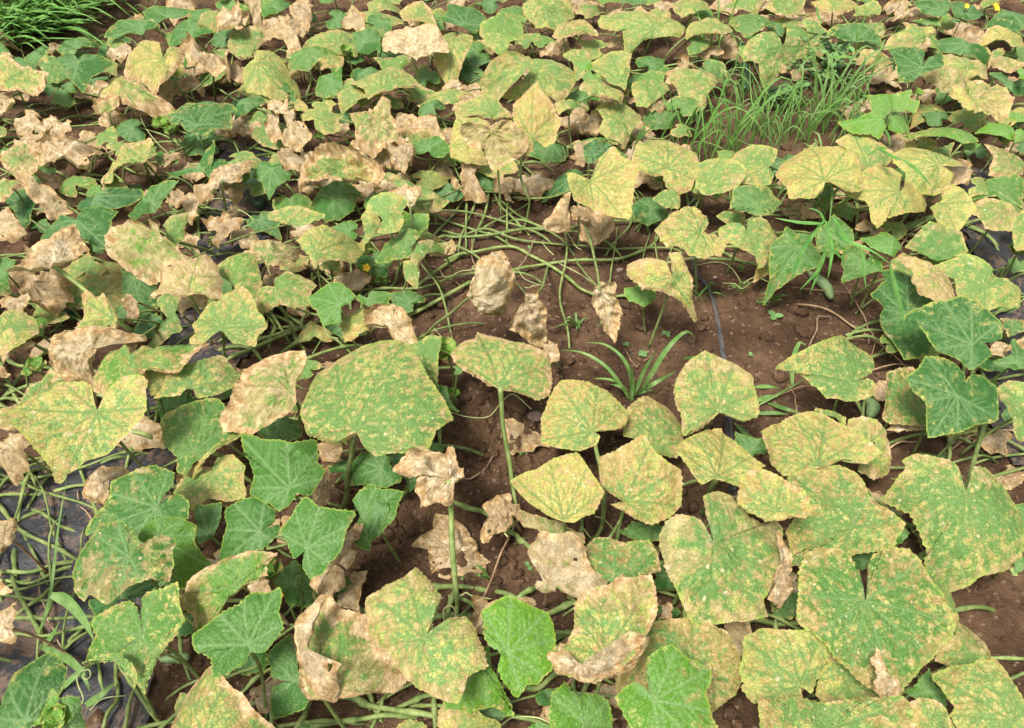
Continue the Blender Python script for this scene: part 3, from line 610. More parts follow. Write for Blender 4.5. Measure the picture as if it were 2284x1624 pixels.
I 4523 52 185,930 -150,870 -100,770 -30,740 60,745 120,780 145,850 180,922 200,870 190,790 140,720 150,610 250,570 340,590 360,660 430,720 560,770 660,740 720,790 690,870 710,1000 690,1080 600,1200 560,1290 610,1400 430,1440 260,1440 110,1450 60,1370 0,1260 -60,1160 -120,1060 # wide green leaf with bleached patch and dry right edge
I 3984 57 640,1100 600,860 660,850 710,1000 700,1180 660,1340 560,1290 590,1150 660,1000
L 3413 51 1210,290 775,410 790,220 800,110 840,-30 930,-65 1060,-45 1115,0 1165,90 1178,250 1200,285 1225,285 1246,250 1240,90 1265,0 1380,-50 1490,-50 1570,10 1640,120 1740,270 1820,440 1760,550 1660,680 1560,790 1490,850 1440,920 1330,890 1230,840 1120,740 1020,650 960,560 850,480 # huge pale green leaf with a deep slit
L 4985 56 1330,790 1260,700 1310,610 1350,700 1400,800 1480,840 1440,930 1420,1010 1340,940 1290,820
L 5115 32 1780,350 1560,20 1650,80 1750,140 1840,230 1850,350 1850,560 1780,540 1800,420 1700,250
L 4643 23 1880,600 1760,560 1850,430 1940,470 2040,570 2100,680 1990,700 1880,650 1840,720 1740,700
L 5225 42 2200,1100 1740,770 1850,720 1990,700 2100,680 2130,660 2190,760 2260,900 2300,980 2300,1160 1900,1160 1830,1040 1860,1000 1800,880
L 1004 22 1640,900 1480,900 1560,830 1660,740 1670,810 1620,830 1720,890 1770,1000 1600,960
L 6435 42 1650,1100 1500,1000 1600,950 1700,960 1780,1030 1850,1160 1550,1160
L 4433 52 960,1150 490,1220 490,970 640,980 780,945 930,955 1100,960 1300,955 1400,950 1450,1030 1470,1220
L 5334 32 1460,1040 1420,930 1470,940 1495,1050 1490,1160 1440,1160
L 5324 41 770,850 400,780 440,640 460,530 540,480 640,480 760,490 880,510 960,570 980,650 930,740 880,840 850,910 800,870 772,862 790,940 650,975 560,980 490,960 440,860
L 6534 33 1080,850 880,900 920,740 990,640 1130,740 1260,860 1340,910 1330,950 1100,950 950,955
L 2006 61 -215,960 -465,925 -400,865 -330,835 -260,870 -225,945 -255,800 -240,680 -160,600 -90,570 0,665 165,740 135,890 180,1050 220,1142 0,1200 -300,1200 -400,1050
L 4633 32 50,700 -480,900 -440,640 -330,480 -200,430 0,410 130,430 270,490 330,600 370,690 395,800 330,920 180,1030 0,1000 -200,950
L 4873 13 360,540 270,420 430,420 440,560 390,660 320,600
L 3222 11 720,340 580,330 690,200 700,100 790,140 800,260 760,340 720,400 620,400
L 6115 21 40,360 -30,220 50,300 110,430 0,440
I 1003 21 1460,870 1410,880 1430,820 1490,800 1520,850 1470,920 1430,930
I 1003 31 2260,1060 2220,1060 2300,1000 2300,1100 2240,1130
I 0001 21 1190,1040 1110,1010 1190,985 1270,985 1220,1080 1190,1090
D 1001 41 520,118 140,330 190,220 270,150 400,70 470,90 512,112 560,40 680,10 760,30 720,100 725,260 640,270 550,230 480,200 420,270 300,280
D 2998 54 365,418 60,450 170,400 180,290 250,230 340,240 400,170 480,130 500,190 550,280 490,330 400,390 360,420 250,440 90,450 # bleached torn leaf at the end of a thick stalk
D 3983 37 260,560 90,460 250,440 350,430 370,530 390,600 280,690 230,640 110,580 80,500
D 5533 22 440,690 370,400 480,340 620,350 740,310 800,390 815,560 820,720 740,730 600,700 440,700 300,720 350,640 380,520
D 3768 44 1000,190 745,330 760,170 870,140 960,160 1000,180 1010,130 1070,170 1090,230 1180,320 1210,370 1120,400 1030,460 910,470 830,410
D 5337 43 1130,240 1100,140 1150,70 1255,45 1240,150 1240,230 1180,270 1130,250 1130,180
D 7756 53 1260,590 1000,560 1040,480 1060,420 1170,380 1310,340 1340,290 1390,330 1460,450 1465,590 1390,620 1300,600 1190,610 1100,590 1060,620
D 4875 35 1290,650 1220,620 1300,600 1420,620 1360,690 1270,690 1220,740
D 2101 11 900,500 810,430 900,470 1010,490 1050,600 1010,720 950,750 870,700 820,560
D 4437 43 1560,535 1440,370 1500,330 1600,255 1690,270 1720,420 1740,550 1720,610 1640,600 1560,530 1480,470
D 5764 44 1805,380 1690,320 1720,240 1830,225 1930,230 2000,210 2010,290 1970,360 1880,400 1820,415 1790,380 1710,370
D 5433 42 1950,140 1790,30 1900,20 2000,5 2180,70 2100,120 2030,160 1940,145 1830,110
D 6206 52 2135,345 2015,225 2060,185 2165,90 2290,130 2455,150 2420,270 2380,350 2284,370 2190,370 2120,425 2100,360 2050,310
D 6205 31 2220,430 2150,430 2200,390 2284,370 2284,460 2180,450
D 5323 42 1500,852 1280,790 1330,740 1390,660 1480,620 1580,590 1600,550 1660,600 1700,650 1740,740 1790,810 1720,870 1700,940 1560,940 1515,875 1490,858 1460,880 1360,960 1290,940 1320,880
D 4546 43 1860,565 1700,640 1760,570 1850,560 1860,500 1920,450 2000,465 2100,510 2070,560 2050,640 1960,670 1880,660 1790,690 1720,690
D 0014 51 2290,690 2050,600 2130,580 2230,530 2300,540 2400,620 2350,680 2300,700 2290,790 2170,810 2120,700
D 6454 44 770,790 470,800 520,700 540,620 590,600 640,640 690,620 760,720 790,780 770,840 600,830
D 4322 22 1210,720 1050,650 1100,590 1200,610 1230,650 1180,730 1220,850 1150,870 1050,930 1000,970 930,960 1040,860 1130,770 1070,700
D 2991 26 900,650 835,640 880,630 930,690 930,790 900,830 850,780
D 6425 42 40,850 -60,720 0,700 120,710 190,760 210,840 150,900 80,960 0,1000 -60,1000
D 4884 34 80,990 0,1010 80,960 200,920 190,960 50,1040 -20,1050
D 3987 36 100,660 0,640 90,630 180,590 190,680 140,720 0,700
D 4895 45 560,1000 300,900 330,850 420,830 600,850 700,840 850,850 860,890 700,950 620,960 650,1010 600,1050 600,1200 450,1190 350,1130 300,1040
D 3556 53 890,1040 600,1100 640,1020 730,960 820,940 870,970 885,1032 940,990 960,960 1020,990 1090,950 1300,870 1310,880 1240,970 1150,1100 980,1100 930,1130 880,1200 700,1280 620,1230
D 7647 43 1000,1150 960,1190 970,1110 1150,1100 1130,1160 1080,1250 1010,1270
D 3983 34 900,930 850,900 950,890 930,970 880,1020
D 4322 42 1265,1242 1020,1290 1090,1240 1160,1110 1280,1080 1480,1010 1530,1080 1570,1120 1570,1210 1480,1290 1400,1310 1340,1320 1310,1260 1268,1248 1220,1290 1130,1290
D 6326 61 660,1408 140,1460 190,1410 260,1330 350,1280 400,1220 560,1205 620,1240 635,1350 657,1400 700,1340 710,1280 800,1215 900,1190 1000,1220 1035,1250 1000,1310 1000,1420 900,1500 800,1590 700,1680 620,1710 540,1760 460,1830 440,1880 410,1810 340,1720 250,1610 180,1550 # yellow heart-shaped leaf speckled brown with a drawn-out tip
D 4653 33 200,1350 0,1390 60,1390 130,1350 190,1250 300,1190 360,1140 450,1200 400,1230 350,1290 260,1340 150,1450 120,1530 0,1530
G 5884 35 60,260 -20,170 70,170 160,180 130,270 100,360 0,430 -20,430
D 4776 53 1960,1260 1495,1430 1570,1310 1630,1200 1640,1110 1720,1070 1830,1010 1930,990 2010,1010 2050,1080 2020,1150 1980,1250 1990,1350 1900,1430 1780,1490 1700,1515 1590,1500 1520,1480
Z 4333 61 792,958 655,910 660,840 665,800 710,770 770,740 815,725 870,730 900,770 930,820 960,860 985,910 950,940 930,990 880,1000 830,1010 810,995 797,962 780,970 750,985 710,975 680,960 668,940 # very large square pale green leaf with small tan lesions
E 8227 43 100,800 0,680 60,650 130,670 180,720 180,830 100,880 40,900 0,800
E 4896 46 400,850 200,730 240,670 330,670 420,720 480,840 520,970 420,960 330,830 220,830
E 4223 42 560,1000 450,980 560,930 600,900 680,905 670,1030 655,1180 670,1310 600,1160 520,1060
G 3103 42 1305,308 1085,200 1090,100 1120,50 1240,-10 1360,-65 1420,-70 1500,20 1540,110 1590,140 1530,190 1450,260 1390,330 1310,370 1250,460 1180,430 1190,340 1120,280
G 8006 42 1420,310 1250,460 1290,390 1380,330 1450,260 1530,190 1590,145 1560,200 1480,270 1400,340 1310,410
G 2001 21 1870,150 1720,150 1800,80 1900,60 2010,110 2020,190 1930,240 1800,220
E 3877 55s 895,625 890,620 920,520 970,430 1010,400 1100,400 1160,430 1200,520 1190,620 1160,670 1150,760 1060,770 960,730 930,660 # pale dry leaf hanging over the bare soil
E 5896 46 1030,380 960,370 1010,320 1070,300 1130,350 1110,400 1030,390
E 2984 46s 1265,640 1260,620 1330,610 1410,740 1410,870 1380,960 1290,910 1220,870 1160,860 1190,770 1260,700
E 2983 25 1420,1000 1390,930 1470,940 1480,1040 1430,1070
E 4886 47s 1760,580 1735,590 1800,550 1860,560 1890,680 1895,800 1850,905 1790,830 1740,680
E 5454 51 1085,1242 780,900 850,840 930,820 945,735 1010,790 1150,860 1290,920 1410,970 1430,1080 1430,1240 1340,1290 1180,1240 1100,1248 1060,1230 960,1170 850,1080 790,990 # pale green leaf with rolled brown edges on a tall stalk
E 6425 42 1710,1542 1390,1580 1400,1400 1460,1220 1510,1165 1690,1190 1800,1230 1890,1310 1950,1390 1930,1480 1860,1525 1810,1530 1720,1540 1760,1570 1740,1620 1640,1660 1500,1640 1380,1580
E 4533 32 2130,1660 1950,1400 2000,1330 2100,1255 2190,1310 2240,1330 2340,1480 2330,1600 2284,1700 2150,1690 2050,1600 1930,1560
Z 7456 53 1497,620 1412,600 1415,580 1450,570 1485,580 1496,614 1515,605 1500,575 1495,560 1520,560 1535,590 1545,620 1548,660 1560,700 1535,675 1510,655 1480,645 1440,635
H 8327 52 1520,768 1140,490 1230,430 1320,400 1390,360 1490,320 1580,290 1640,360 1690,450 1785,590 1720,730 1650,750 1590,780 1520,772 1440,740 1320,670 1230,590 # bright yellow square leaf with bleached specks
H 5755 34 1480,850 1240,750 1350,760 1480,790 1640,850 1640,920 1520,920 1400,890 1330,830 1280,820
H 4856 44 1410,1185 1315,1000 1400,900 1530,910 1640,940 1680,1060 1690,1120 1770,1150 1740,1220 1600,1270 1450,1260 1340,1220 1330,1150 1390,1180 1350,1090
H 3543 43 1830,1170 1680,960 1750,880 1830,870 1930,930 2060,930 2110,1000 2150,1110 1990,1130 1850,1180 1780,1140 1690,1060
H 6535 53 1940,642 1780,350 1880,310 1990,230 2060,210 2130,320 2200,370 2290,430 2290,640 2220,730 2100,780 2000,740 1930,700 1840,650 1930,640 1870,600 1790,540
H 3212 22 2120,800 1900,860 1990,770 2130,780 2210,810 2190,900 2050,920
H 2985 57 745,495 430,410 530,310 610,300 700,330 710,270 760,290 820,390 820,470 760,500 750,620 640,630 560,650 540,560 530,450
H 2983 06 760,1000 490,930 540,890 650,810 680,720 750,730 850,800 900,900 930,980 990,1060 970,1170 850,1210 720,1190 640,1120 620,1040 600,940
H 2981 26 1130,780 950,830 1010,740 990,680 1130,610 1140,700 1160,800 1080,850 1030,880
H 2982 26 1190,700 1150,640 1230,650 1250,750 1210,790 1160,710
H 2983 05 1250,200 1110,90 1200,100 1320,170 1420,260 1320,280 1260,290 1180,325 1120,310
H 0002 31 290,420 0,500 40,420 130,330 250,310 370,340 340,395 400,430 405,500 320,540 230,530 130,520
H 0004 21 480,300 350,320 470,290 530,200 560,250 520,330 440,400
H 0003 41 160,750 95,640 130,560 190,520 280,545 440,560 380,650 360,740 290,830 210,900 200,970 110,930 110,820 150,740
H 0002 42 290,690 240,610 330,650 340,700 290,800 205,900 215,800
H 0001 21 490,500 450,420 540,440 520,540 480,580 460,500
H 0003 21 620,280 550,260 620,240 690,280 690,310 560,300
E 0003 31 700,1300 660,1200 740,1230 750,1330 810,1390 700,1350 670,1290
E 0004 41 800,1120 770,1170 790,1090 850,1110 820,1150
K 5535 61 590,542 150,300 165,240 300,190 420,120 500,35 560,90 610,150 640,190 680,240 650,330 620,430 600,490 590,530 640,470 720,410 830,400 880,470 940,580 985,700 850,790 830,860 780,940 700,920 600,880 500,830 420,770 340,640 250,560 180,430
K 4675 52 -130,880 -325,560 -300,430 -180,270 -90,230 0,330 130,380 230,480 300,590 380,690 420,790 330,890 200,900 0,925 -110,940 -200,930 -250,860 -270,730
K 1998 64 -220,600 -325,560 -300,430 -190,270 -150,290 -200,420 -210,600 -120,680 -30,690 -60,760 -100,930 -200,930 -250,860 -270,730 # white papery dried side of the leaf
K 1008 61 1135,638 970,350 1050,310 1140,250 1280,290 1420,350 1450,430 1460,600 1440,700 1340,820 1260,820 1200,910 1130,800 1090,730 1100,645 1080,605 1030,590 990,530 980,430 # bright lime-green rounded leaf
K 3985 46 990,380 920,500 970,350 1000,300 1110,250 1250,255 1260,280 1130,260 1000,360 960,480
K 1007 41 975,640 705,950 790,880 860,780 960,720 970,600 1015,590 1020,750 1090,900 1160,1040 1050,1000 900,1000 820,1030 740,1075
K 6555 62 1800,650 1590,480 1610,300 1730,190 1850,160 1890,110 2140,80 2170,250 2150,380 2100,480 2000,620 1900,730 1720,830 1600,790 1540,780 1450,690 1450,640 1550,580 # mottled leaf with dry rolled left and lower edges
K 2995 67 1620,720 1450,640 1550,600 1640,690 1740,690 1850,640 1940,560 1900,500 1990,500 2060,540 1900,730 1720,830 1600,790 1540,780 1450,690
K 1006 51 1640,1100 1445,1050 1490,930 1580,860 1650,950 1700,930 1840,970 1860,1142 1640,1200 1450,1180
K 1005 41 1350,1150 1290,1142 1350,1110 1440,1142 1400,1180 1300,1180
K 8635 32 820,1150 640,1142 660,1030 700,1010 800,1040 880,1020 960,1080 1060,1142 900,1200 700,1200
K 6226 32 490,1150 390,1140 470,1085 570,1110 610,1160 400,1180
J 6564 62 1370,1200 960,1142 1000,950 1090,780 1180,700 1380,645 1390,720 1470,810 1580,890 1650,980 1740,1100 1770,1160 1400,1220 950,1220 # dome-shaped mottled leaf with tan margin
J 0003 61 1670,582 1310,510 1400,430 1490,350 1590,300 1680,225 1790,240 1860,205 1870,360 1905,480 1850,570 1790,620 1690,620 1620,700 1580,710 1500,770 1450,780 1430,680 1350,630
J 3104 51 967,528 525,710 590,580 640,520 610,420 700,370 850,295 900,330 940,400 965,500 985,515 960,420 950,330 970,260 1060,220 1175,180 1190,300 1220,420 1150,500 1050,620 980,780 950,910 920,860 860,740 800,660 680,650 600,690
J 4006 51 1080,620 955,850 975,770 1040,620 1140,500 1235,425 1150,570 1040,690
J 4006 51 770,680 530,710 620,670 700,650 800,640 880,720 920,800 930,890 880,800 790,690 680,690
J 2111 61 180,1100 -60,720 80,680 230,590 300,640 330,690 390,710 380,830 340,920 290,1020 200,1142 -60,1200
J 0003 61 450,1140 370,950 440,920 520,940 560,1142 480,1200 400,1142
J 1008 71 320,1080 290,1020 320,880 370,950 360,1060 210,1130 260,1060
J 0002 41 1985,825 1810,640 1870,580 1960,510 2000,740 2060,920 2050,990 1960,1020 1870,1060 1845,960 1850,870 1970,827 1840,790
G 2102 51 1060,685 590,760 640,700 720,580 730,490 850,440 1000,385 1060,410 1150,440 1150,530 1110,590 1070,670 1140,610 1220,590 1265,640 1250,740 1100,760 970,850 870,860 700,790 560,850
G 5214 31 1440,450 1130,560 1180,480 1290,430 1430,445 1470,370 1560,340 1630,400 1610,500 1610,590 1500,630 1400,620 1290,700 1250,620
G 0003 62 1950,555 1595,150 1690,175 1820,220 1950,260 2090,190 2110,280 2130,360 2180,405 2110,530 2080,590 1990,580 1990,610 1940,670 1880,700 1820,640 1740,600 1650,550 1690,450 1640,320 # healthy dark green star-shaped leaf
G 0002 51 1755,850 1480,650 1570,630 1690,590 1770,630 1850,690 1840,780 1780,840 1870,790 1880,850 1800,940 1700,1000 1550,990 1470,1010 1405,1040 1440,930 1500,760
G 0001 31 1410,860 1310,650 1480,640 1500,760 1440,880 1350,930 1310,880 1340,780
Z 0003 61 685,1223 615,1190 640,1155 680,1110 705,1135 740,1135 777,1140 765,1180 758,1220 745,1245 730,1255 720,1275 690,1285 680,1260 682,1228 660,1245 645,1220
Z 2986 46 740,1250 740,1210 780,1160 800,1170 790,1200 770,1240 730,1280 710,1310 700,1290 720,1260
H 2984 25 0,1100 -180,1250 -100,1100 0,950 100,990 90,1060 40,1120 0,1200 -80,1300
H 2983 15 20,1330 0,1330 20,1150 90,1120 170,1100 160,1260 150,1370
G 2522 61 870,1015 385,1080 440,980 530,880 590,810 610,760 680,775 790,770 850,830 870,920 862,990 890,1005 940,940 1000,890 1060,865 1135,890 1110,970 1130,1050 1100,1170 1000,1160 860,1210 690,1320 600,1270 520,1230 510,1290 420,1190 # green leaf covered in pale tan spots
G 1005 51 1050,880 945,880 1000,800 1100,760 1200,765 1300,790 1300,890 1350,980 1410,1060 1340,1100 1250,1200 1120,1170 1100,1080
G 0001 31 820,1290 620,1310 900,1180 1000,1170 1100,1180 1000,1260 800,1300 660,1400
G 3556 53 1625,1205 1090,1290 1230,1280 1290,1150 1400,1070 1550,1010 1640,990 1830,1000 1760,1080 1770,1150 1640,1205 1500,1330 1420,1450 1320,1515 1240,1480 1240,1420 1150,1360
G 2987 55 1700,1220 1670,1210 1760,1150 1800,1260 1700,1260
G 0001 31 1960,1200 1850,1190 1960,1030 2010,1090 2000,1200 1990,1320 1940,1370 1900,1250
G 2984 35 680,520 575,590 580,450 640,350 700,400 790,410 830,440 740,490 730,600 690,640 620,610
G 2982 26 2180,550 2120,430 2200,400 2250,500 2200,690 2110,690 2100,580
G 2982 25 2230,300 2140,260 2290,220 2290,370 2180,370
G 4886 45 20,860 -30,800 90,770 100,830 60,920 0,985 -30,960
J 2986 46 20,450 -20,400 75,300 90,430 100,510 50,555 -20,540
H 0001 21 2220,1150 2150,1090 2284,1060 2284,1230 2160,1230
H 3985 36 2190,1390 2150,1450 2170,1340 2230,1350 2210,1430
E 3103 42 490,240 235,300 290,230 400,215 450,170 550,190 530,240 490,290 500,340 430,355 350,350
E 3545 43 540,330 490,360 550,250 640,220 730,220 760,240 720,290 600,330 530,400
E 8744 33 700,320 620,340 720,280 760,230 795,290 760,350 680,360
E 5335 32 490,420 440,370 500,390 540,420 535,520 520,570 450,510
E 1004 31 190,650 115,650 140,610 190,640 210,600 330,590 320,670 200,690
E 1005 21 120,410 75,370 100,355 180,420 150,450
E 6335 32 210,150 150,80 200,20 260,60 280,140 200,250 110,300 170,200
E 1007 31 2080,640 1950,560 2100,560 2160,610 2130,660 2060,700 1990,640
D 1003 31 40,470 -20,360 110,385 60,470 60,580 -20,530
D 3983 25 1560,130 1360,240 1440,200 1500,120 1600,100 1600,180 1540,200 1450,260
D 3983 15 1290,270 1240,220 1330,240 1330,330 1250,290
'''
TO_CAM = np.array([0., -1., 0.])
LEVEL = [0.022, 0.055, 0.095, 0.14, 0.185, 0.23, 0.275, 0.32]
LEAF_P = []     # (photo point, world point, plant index, leaf object)
def seg_dist(p, a, b):
    ab = b - a; t = np.clip(((p - a) @ ab) / (ab @ ab + 1e-12), 0, 1)
    return np.hypot(*(p - (a + t[:, None] * ab)).T)
def star_centre(P, poly):
    cen = poly.mean(0); best = None
    for k in (0.03, 0.08, 0.15, 0.25, 0.4, 0.6, 0.8, 1.0):
        c = P + (cen - P) * k; d = poly - c
        cr = d[:, 0] * np.roll(d[:, 1], -1) - d[:, 1] * np.roll(d[:, 0], -1)
        bad = -np.minimum(cr, 0).sum() / (np.abs(cr).sum() + 1e-12) + (0.02 * k)
        if best is None or bad < best[0]: best = (bad, c)
        if bad < 0.02 * k + 1e-4: break
    return best[1]
def build_leaf(line, num):
    line, _, lab = line.partition('#'); h = line.split(); t = h[0]; y, b, e, a = (int(c) / 9 for c in h[1]); lev, cr = int(h[2][0]), int(h[2][1]); steep = 's' in h[2]
    pts = zpx(t, [list(map(float, q.split(','))) for q in h[3:]])
    Pz, out = pts[0], pts[1:]
    rng = np.random.default_rng(1000 + num); pi = plant_of(Pz if False else out.mean(0))
    lean = (1.5 if steep else 0.42) + rng.normal(0, 0.11)
    n = np.array([rng.normal(0, 0.13), -lean, 1.0]); n /= np.linalg.norm(n)
    o = at_h([out.mean(0)], LEVEL[lev] + rng.uniform(-.008, .008))[0]
    cz = out.mean(0); out = cz + (out - cz) * (1.035 + 0.035 * max(0, cr - 2) + 0.06 * max(0, e - .5)); W3 = at_plane(out, o, n); P3 = at_plane([Pz], o, n)[0]
    e1 = CR - n * (CR @ n); e1 /= np.linalg.norm(e1); e2 = np.cross(n, e1)
    q = np.stack([(W3 - P3) @ e1, (W3 - P3) @ e2], -1); P = np.zeros(2)
    if (q[:, 0] * np.roll(q[:, 1], -1) - q[:, 1] * np.roll(q[:, 0], -1)).sum() < 0: q = q[::-1]
    dist = np.linalg.norm(o - C0)
    # soften the corners, then sample evenly
    nq = np.roll(q, -1, 0); L = np.linalg.norm(nq - q, axis=1)
    mid_, off_ = 0.5 * (q + nq), rng.uniform(-0.01, 0.03, len(q)) * (L > 0.3 * np.median(L))
    tn = (nq - q); nn = np.stack([tn[:, 1], -tn[:, 0]], -1); q = np.stack([q, mid_ + nn * off_[:, None]], 1).reshape(-1, 2); nq = np.roll(q, -1, 0)
    k = 0.06
    pq = np.stack([q + (nq - q) * k, nq - (nq - q) * k], 1).reshape(-1, 2)
    poly = np.stack([pq[0::2], pq[1::2]], 1).reshape(-1, 2)
    per = np.linalg.norm(np.roll(poly, -1, 0) - poly, axis=1).sum()
    R = math.sqrt(abs((q[:, 0] * np.roll(q[:, 1], -1) - q[:, 1] * np.roll(q[:, 0], -1)).sum()) / 2 / math.pi)
    cell = 0.0024 * dist
    N = int(np.clip(per / cell, 44, 300)); K = int(np.clip(R * 1.25 / cell, 7, 34))
    cum = np.concatenate([[0], np.cumsum(np.linalg.norm(np.roll(poly, -1, 0) - poly, axis=1))])
    s = np.linspace(0, cum[-1], N, endpoint=False); pc = np.vstack([poly, poly[:1]])
    B = np.stack([np.interp(s, cum, pc[:, 0]), np.interp(s, cum, pc[:, 1])], -1)
    c = star_centre(P, poly)
    nrm = B - np.roll(B, 2, 0) + np.roll(B, -2, 0) - B; nrm = np.stack([nrm[:, 1], -nrm[:, 0]], -1); nrm /= np.linalg.norm(nrm, axis=1)[:, None] + 1e-9
    dead = max(0.0, (b - 0.6) / 0.4)
    far = np.clip(np.linalg.norm(B - P, axis=1) / (0.5 * R), 0, 1)
    period = max(0.0075, cell * 3.0); ph = s / period + 0.35 * vnoise(s / 0.03, 0.0, num, 5)
    tooth = (np.abs((ph % 1.0) - 0.3) / 0.7) * 0.0022 * far * (1 + 0.8 * vnoise(s / 0.05, 0.0, num * 1.1, 15))
    wob = fbm(s / 0.022, 0 * s, num * 3.1, 4, 3) * (0.0016 + 0.0022 * dead) + fbm(s / 0.07, 0 * s, num * 1.7, 8, 2) * (0.0035 + 0.003 * dead)
    ii_ = np.arange(N); dd_ = np.hypot(B[:, None, 0] - B[None, :, 0], B[:, None, 1] - B[None, :, 1]); gp = np.abs(ii_[:, None] - ii_[None]); gp = np.minimum(gp, N - gp)
    far = far * np.clip((np.where(gp * per / N > 0.045, dd_, 9).min(1) - 0.004) / 0.02, 0, 1)
    B = B + nrm * ((tooth * (1 - 0.6 * dead) + wob * far))[:, None]
    tt = np.linspace(0, 1, K + 1)[1:] ** 0.9
    V2 = np.vstack([c[None]] + [c + (B - c) * u for u in tt])
    edge = np.concatenate([[0.0]] + [np.full(N, u) for u in tt])
    # veins: palmate from the petiole, with side branches
    dirs = B - P; far_i = int(np.argmax(np.linalg.norm(dirs, axis=1))); ma = math.atan2(dirs[far_i, 1], dirs[far_i, 0])
    ang = np.arctan2(dirs[:, 1], dirs[:, 0]); segs = []
    for da in (0, 0.62, -0.62, 1.25, -1.25, 1.95, -1.95):
        aa = ma + da + rng.normal(0, 0.05); dd = np.abs((ang - aa + math.pi) % (2 * math.pi) - math.pi)
        i = int(np.argmin(dd))
        if dd[i] > 0.25: continue
        ln = np.linalg.norm(dirs[i]); u = np.array([math.cos(aa), math.sin(aa)])
        if ln < 0.25 * R: continue
        segs.append((P, P + u * ln * 0.95, 1.0))
        for f in (0.25, 0.42, 0.58, 0.74):
            for sg in (1, -1):
                w = np.array([math.cos(aa + sg * 0.75), math.sin(aa + sg * 0.75)])
                st = P + u * ln * (f + rng.normal(0, .03)); segs.append((st, st + w * ln * (0.42 - 0.3 * f), 0.55))
    vd1 = np.full(len(V2), 9.0); vd2 = np.full(len(V2), 9.0)
    for p0, p1, w in segs:
        d = seg_dist(V2, p0, p1)
        if w == 1.0: vd1 = np.minimum(vd1, d)
        else: vd2 = np.minimum(vd2, d)
    wd = 0.0016 + 0.0006 * dist
    vein = np.maximum(np.clip(1 - vd1 / (wd * 1.5), 0, 1), 0.6 * np.clip(1 - vd2 / (wd * 1.2), 0, 1))
    # relief
    r = np.linalg.norm(V2 - c, axis=1); th = np.arctan2(V2[:, 1] - c[1], V2[:, 0] - c[0]); rr = np.clip(r / (1.2 * R), 0, 1.6)
    w = -rng.uniform(0.06, 0.46) * R * rr ** 2
    bd = rng.uniform(0, 6.283); bx_ = (V2[:, 0] - c[0]) * math.cos(bd) + (V2[:, 1] - c[1]) * math.sin(bd)
    w += rng.normal(0, 0.22) * bx_ ** 2 / R
    w += (0.03 + 0.012 * cr) * R * rr ** 2 * np.sin(th * rng.integers(2, 5) + rng.uniform(0, 6)) * 1.0
    w += 0.0028 * np.clip(np.minimum(vd1, vd2 * 1.3) / 0.009, 0, 1) ** 0.7
    w += 0.0014 * fbm(V2[:, 0] * 95, V2[:, 1] * 95, num, 2, 2)
    cf = (0.02 + 0.042 * max(0, cr - 1)) * R
    w += cf * fbm(V2[:, 0] * 2.2 / R, V2[:, 1] * 2.2 / R, num * 2.3, 1, 2)
    if cr >= 3: w += 0.27 * cf * (np.abs(fbm(V2[:, 0] * 6 / R, V2[:, 1] * 6 / R, num * 4.1, 6, 3)) * 2 - 1)
    if e > 0.3:
        mk = np.clip((edge - 0.80) / 0.2, 0, 1) ** 1.5 * (0.5 + 0.5 * vnoise(th * 1.6, 0 * th, num * 1.3, 12))
        w += (-1 if rng.random() < 0.7 else 1) * mk * 0.30 * R * e
    curl = max(0, cr - 3) / 4 * 1.7 + (max(0, e - .5) * 1.2)
    if curl > 0:
        nth = 0.5 + 0.9 * fbm(np.cos(th) * 1.3 + num, np.sin(th) * 1.3, num * .7, 77, 2)
        Phi = np.clip(curl * nth, 0.02, 2.1); t0 = 0.62 if cr > 4 else 0.74
        f = np.clip((edge - t0) / (1 - t0), 0, 1); Lm = r / np.maximum(edge, 1e-3) * (1 - t0)
        sg = np.where(vnoise(np.cos(th) * .8, np.sin(th) * .8, num * 2.9, 78) > (-0.3 if cr > 4 else 0.2), 1.0, -1.0)
        newr = np.where(f > 0, r / np.maximum(edge, 1e-3) * t0 + Lm / Phi * np.sin(f * Phi), r)
        w = w + sg * np.where(f > 0, Lm / Phi * (1 - np.cos(f * Phi)), 0)
        V2d = c + (V2 - c) * (newr / np.maximum(r, 1e-6))[:, None]
    else: V2d = V2
    if cr >= 4:
        pl = (cr - 3) * 0.040 * R; w = w + pl * np.clip(rr * 1.5, 0, 1) * (np.abs(((th * rng.integers(5, 9) / 6.283 + 0.5 * fbm(th * .8, rr * 2, num, 79, 2)) % 1.0) - .5) * 4 - 1)
    V3 = P3 + V2d[:, :1] * e1 + V2d[:, 1:] * e2 + w[:, None] * n
    gz = ground_z(V3[:, 0], V3[:, 1]) + 0.008
    V3[:, 2] = np.maximum(V3[:, 2], gz + 0.4 * np.maximum(0, 0.01 + (V3[:, 2] - gz)) * 0)
    i0 = int(np.argmin(np.hypot(*V2.T))); A = V3[i0].copy()
    ring = np.arange(N)
    F0 = np.stack([np.zeros(N, int), 1 + ring, 1 + (ring + 1) % N], -1)
    nv = len(V2)
    quads = []
    for kk in range(K - 1):
        a0 = 1 + kk * N; quads.append(np.stack([a0 + ring, a0 + N + ring, a0 + N + (ring + 1) % N, a0 + (ring + 1) % N], -1))
    Q = np.vstack(quads); T3 = np.vstack([F0, Q[:, [0, 1, 2]], Q[:, [0, 2, 3]]])
    if cr >= 4 or (b > .4 and num % 4 == 0):
        tc = V2[T3].mean(1); te_ = edge[T3].mean(1); keep = (fbm(tc[:, 0] / 0.016, tc[:, 1] / 0.016, num * 5.3, 90, 2) - 0.40 * te_ * (cr >= 4)) > (-1.28 if cr >= 4 else -1.2)
        T3 = T3[keep]
    m = mesh('leaf', V3 - A, T3, M_LEAF)
    at = m.attributes.new('edge', 'FLOAT', 'POINT'); at.data.foreach_set('value', edge.astype(np.float32))
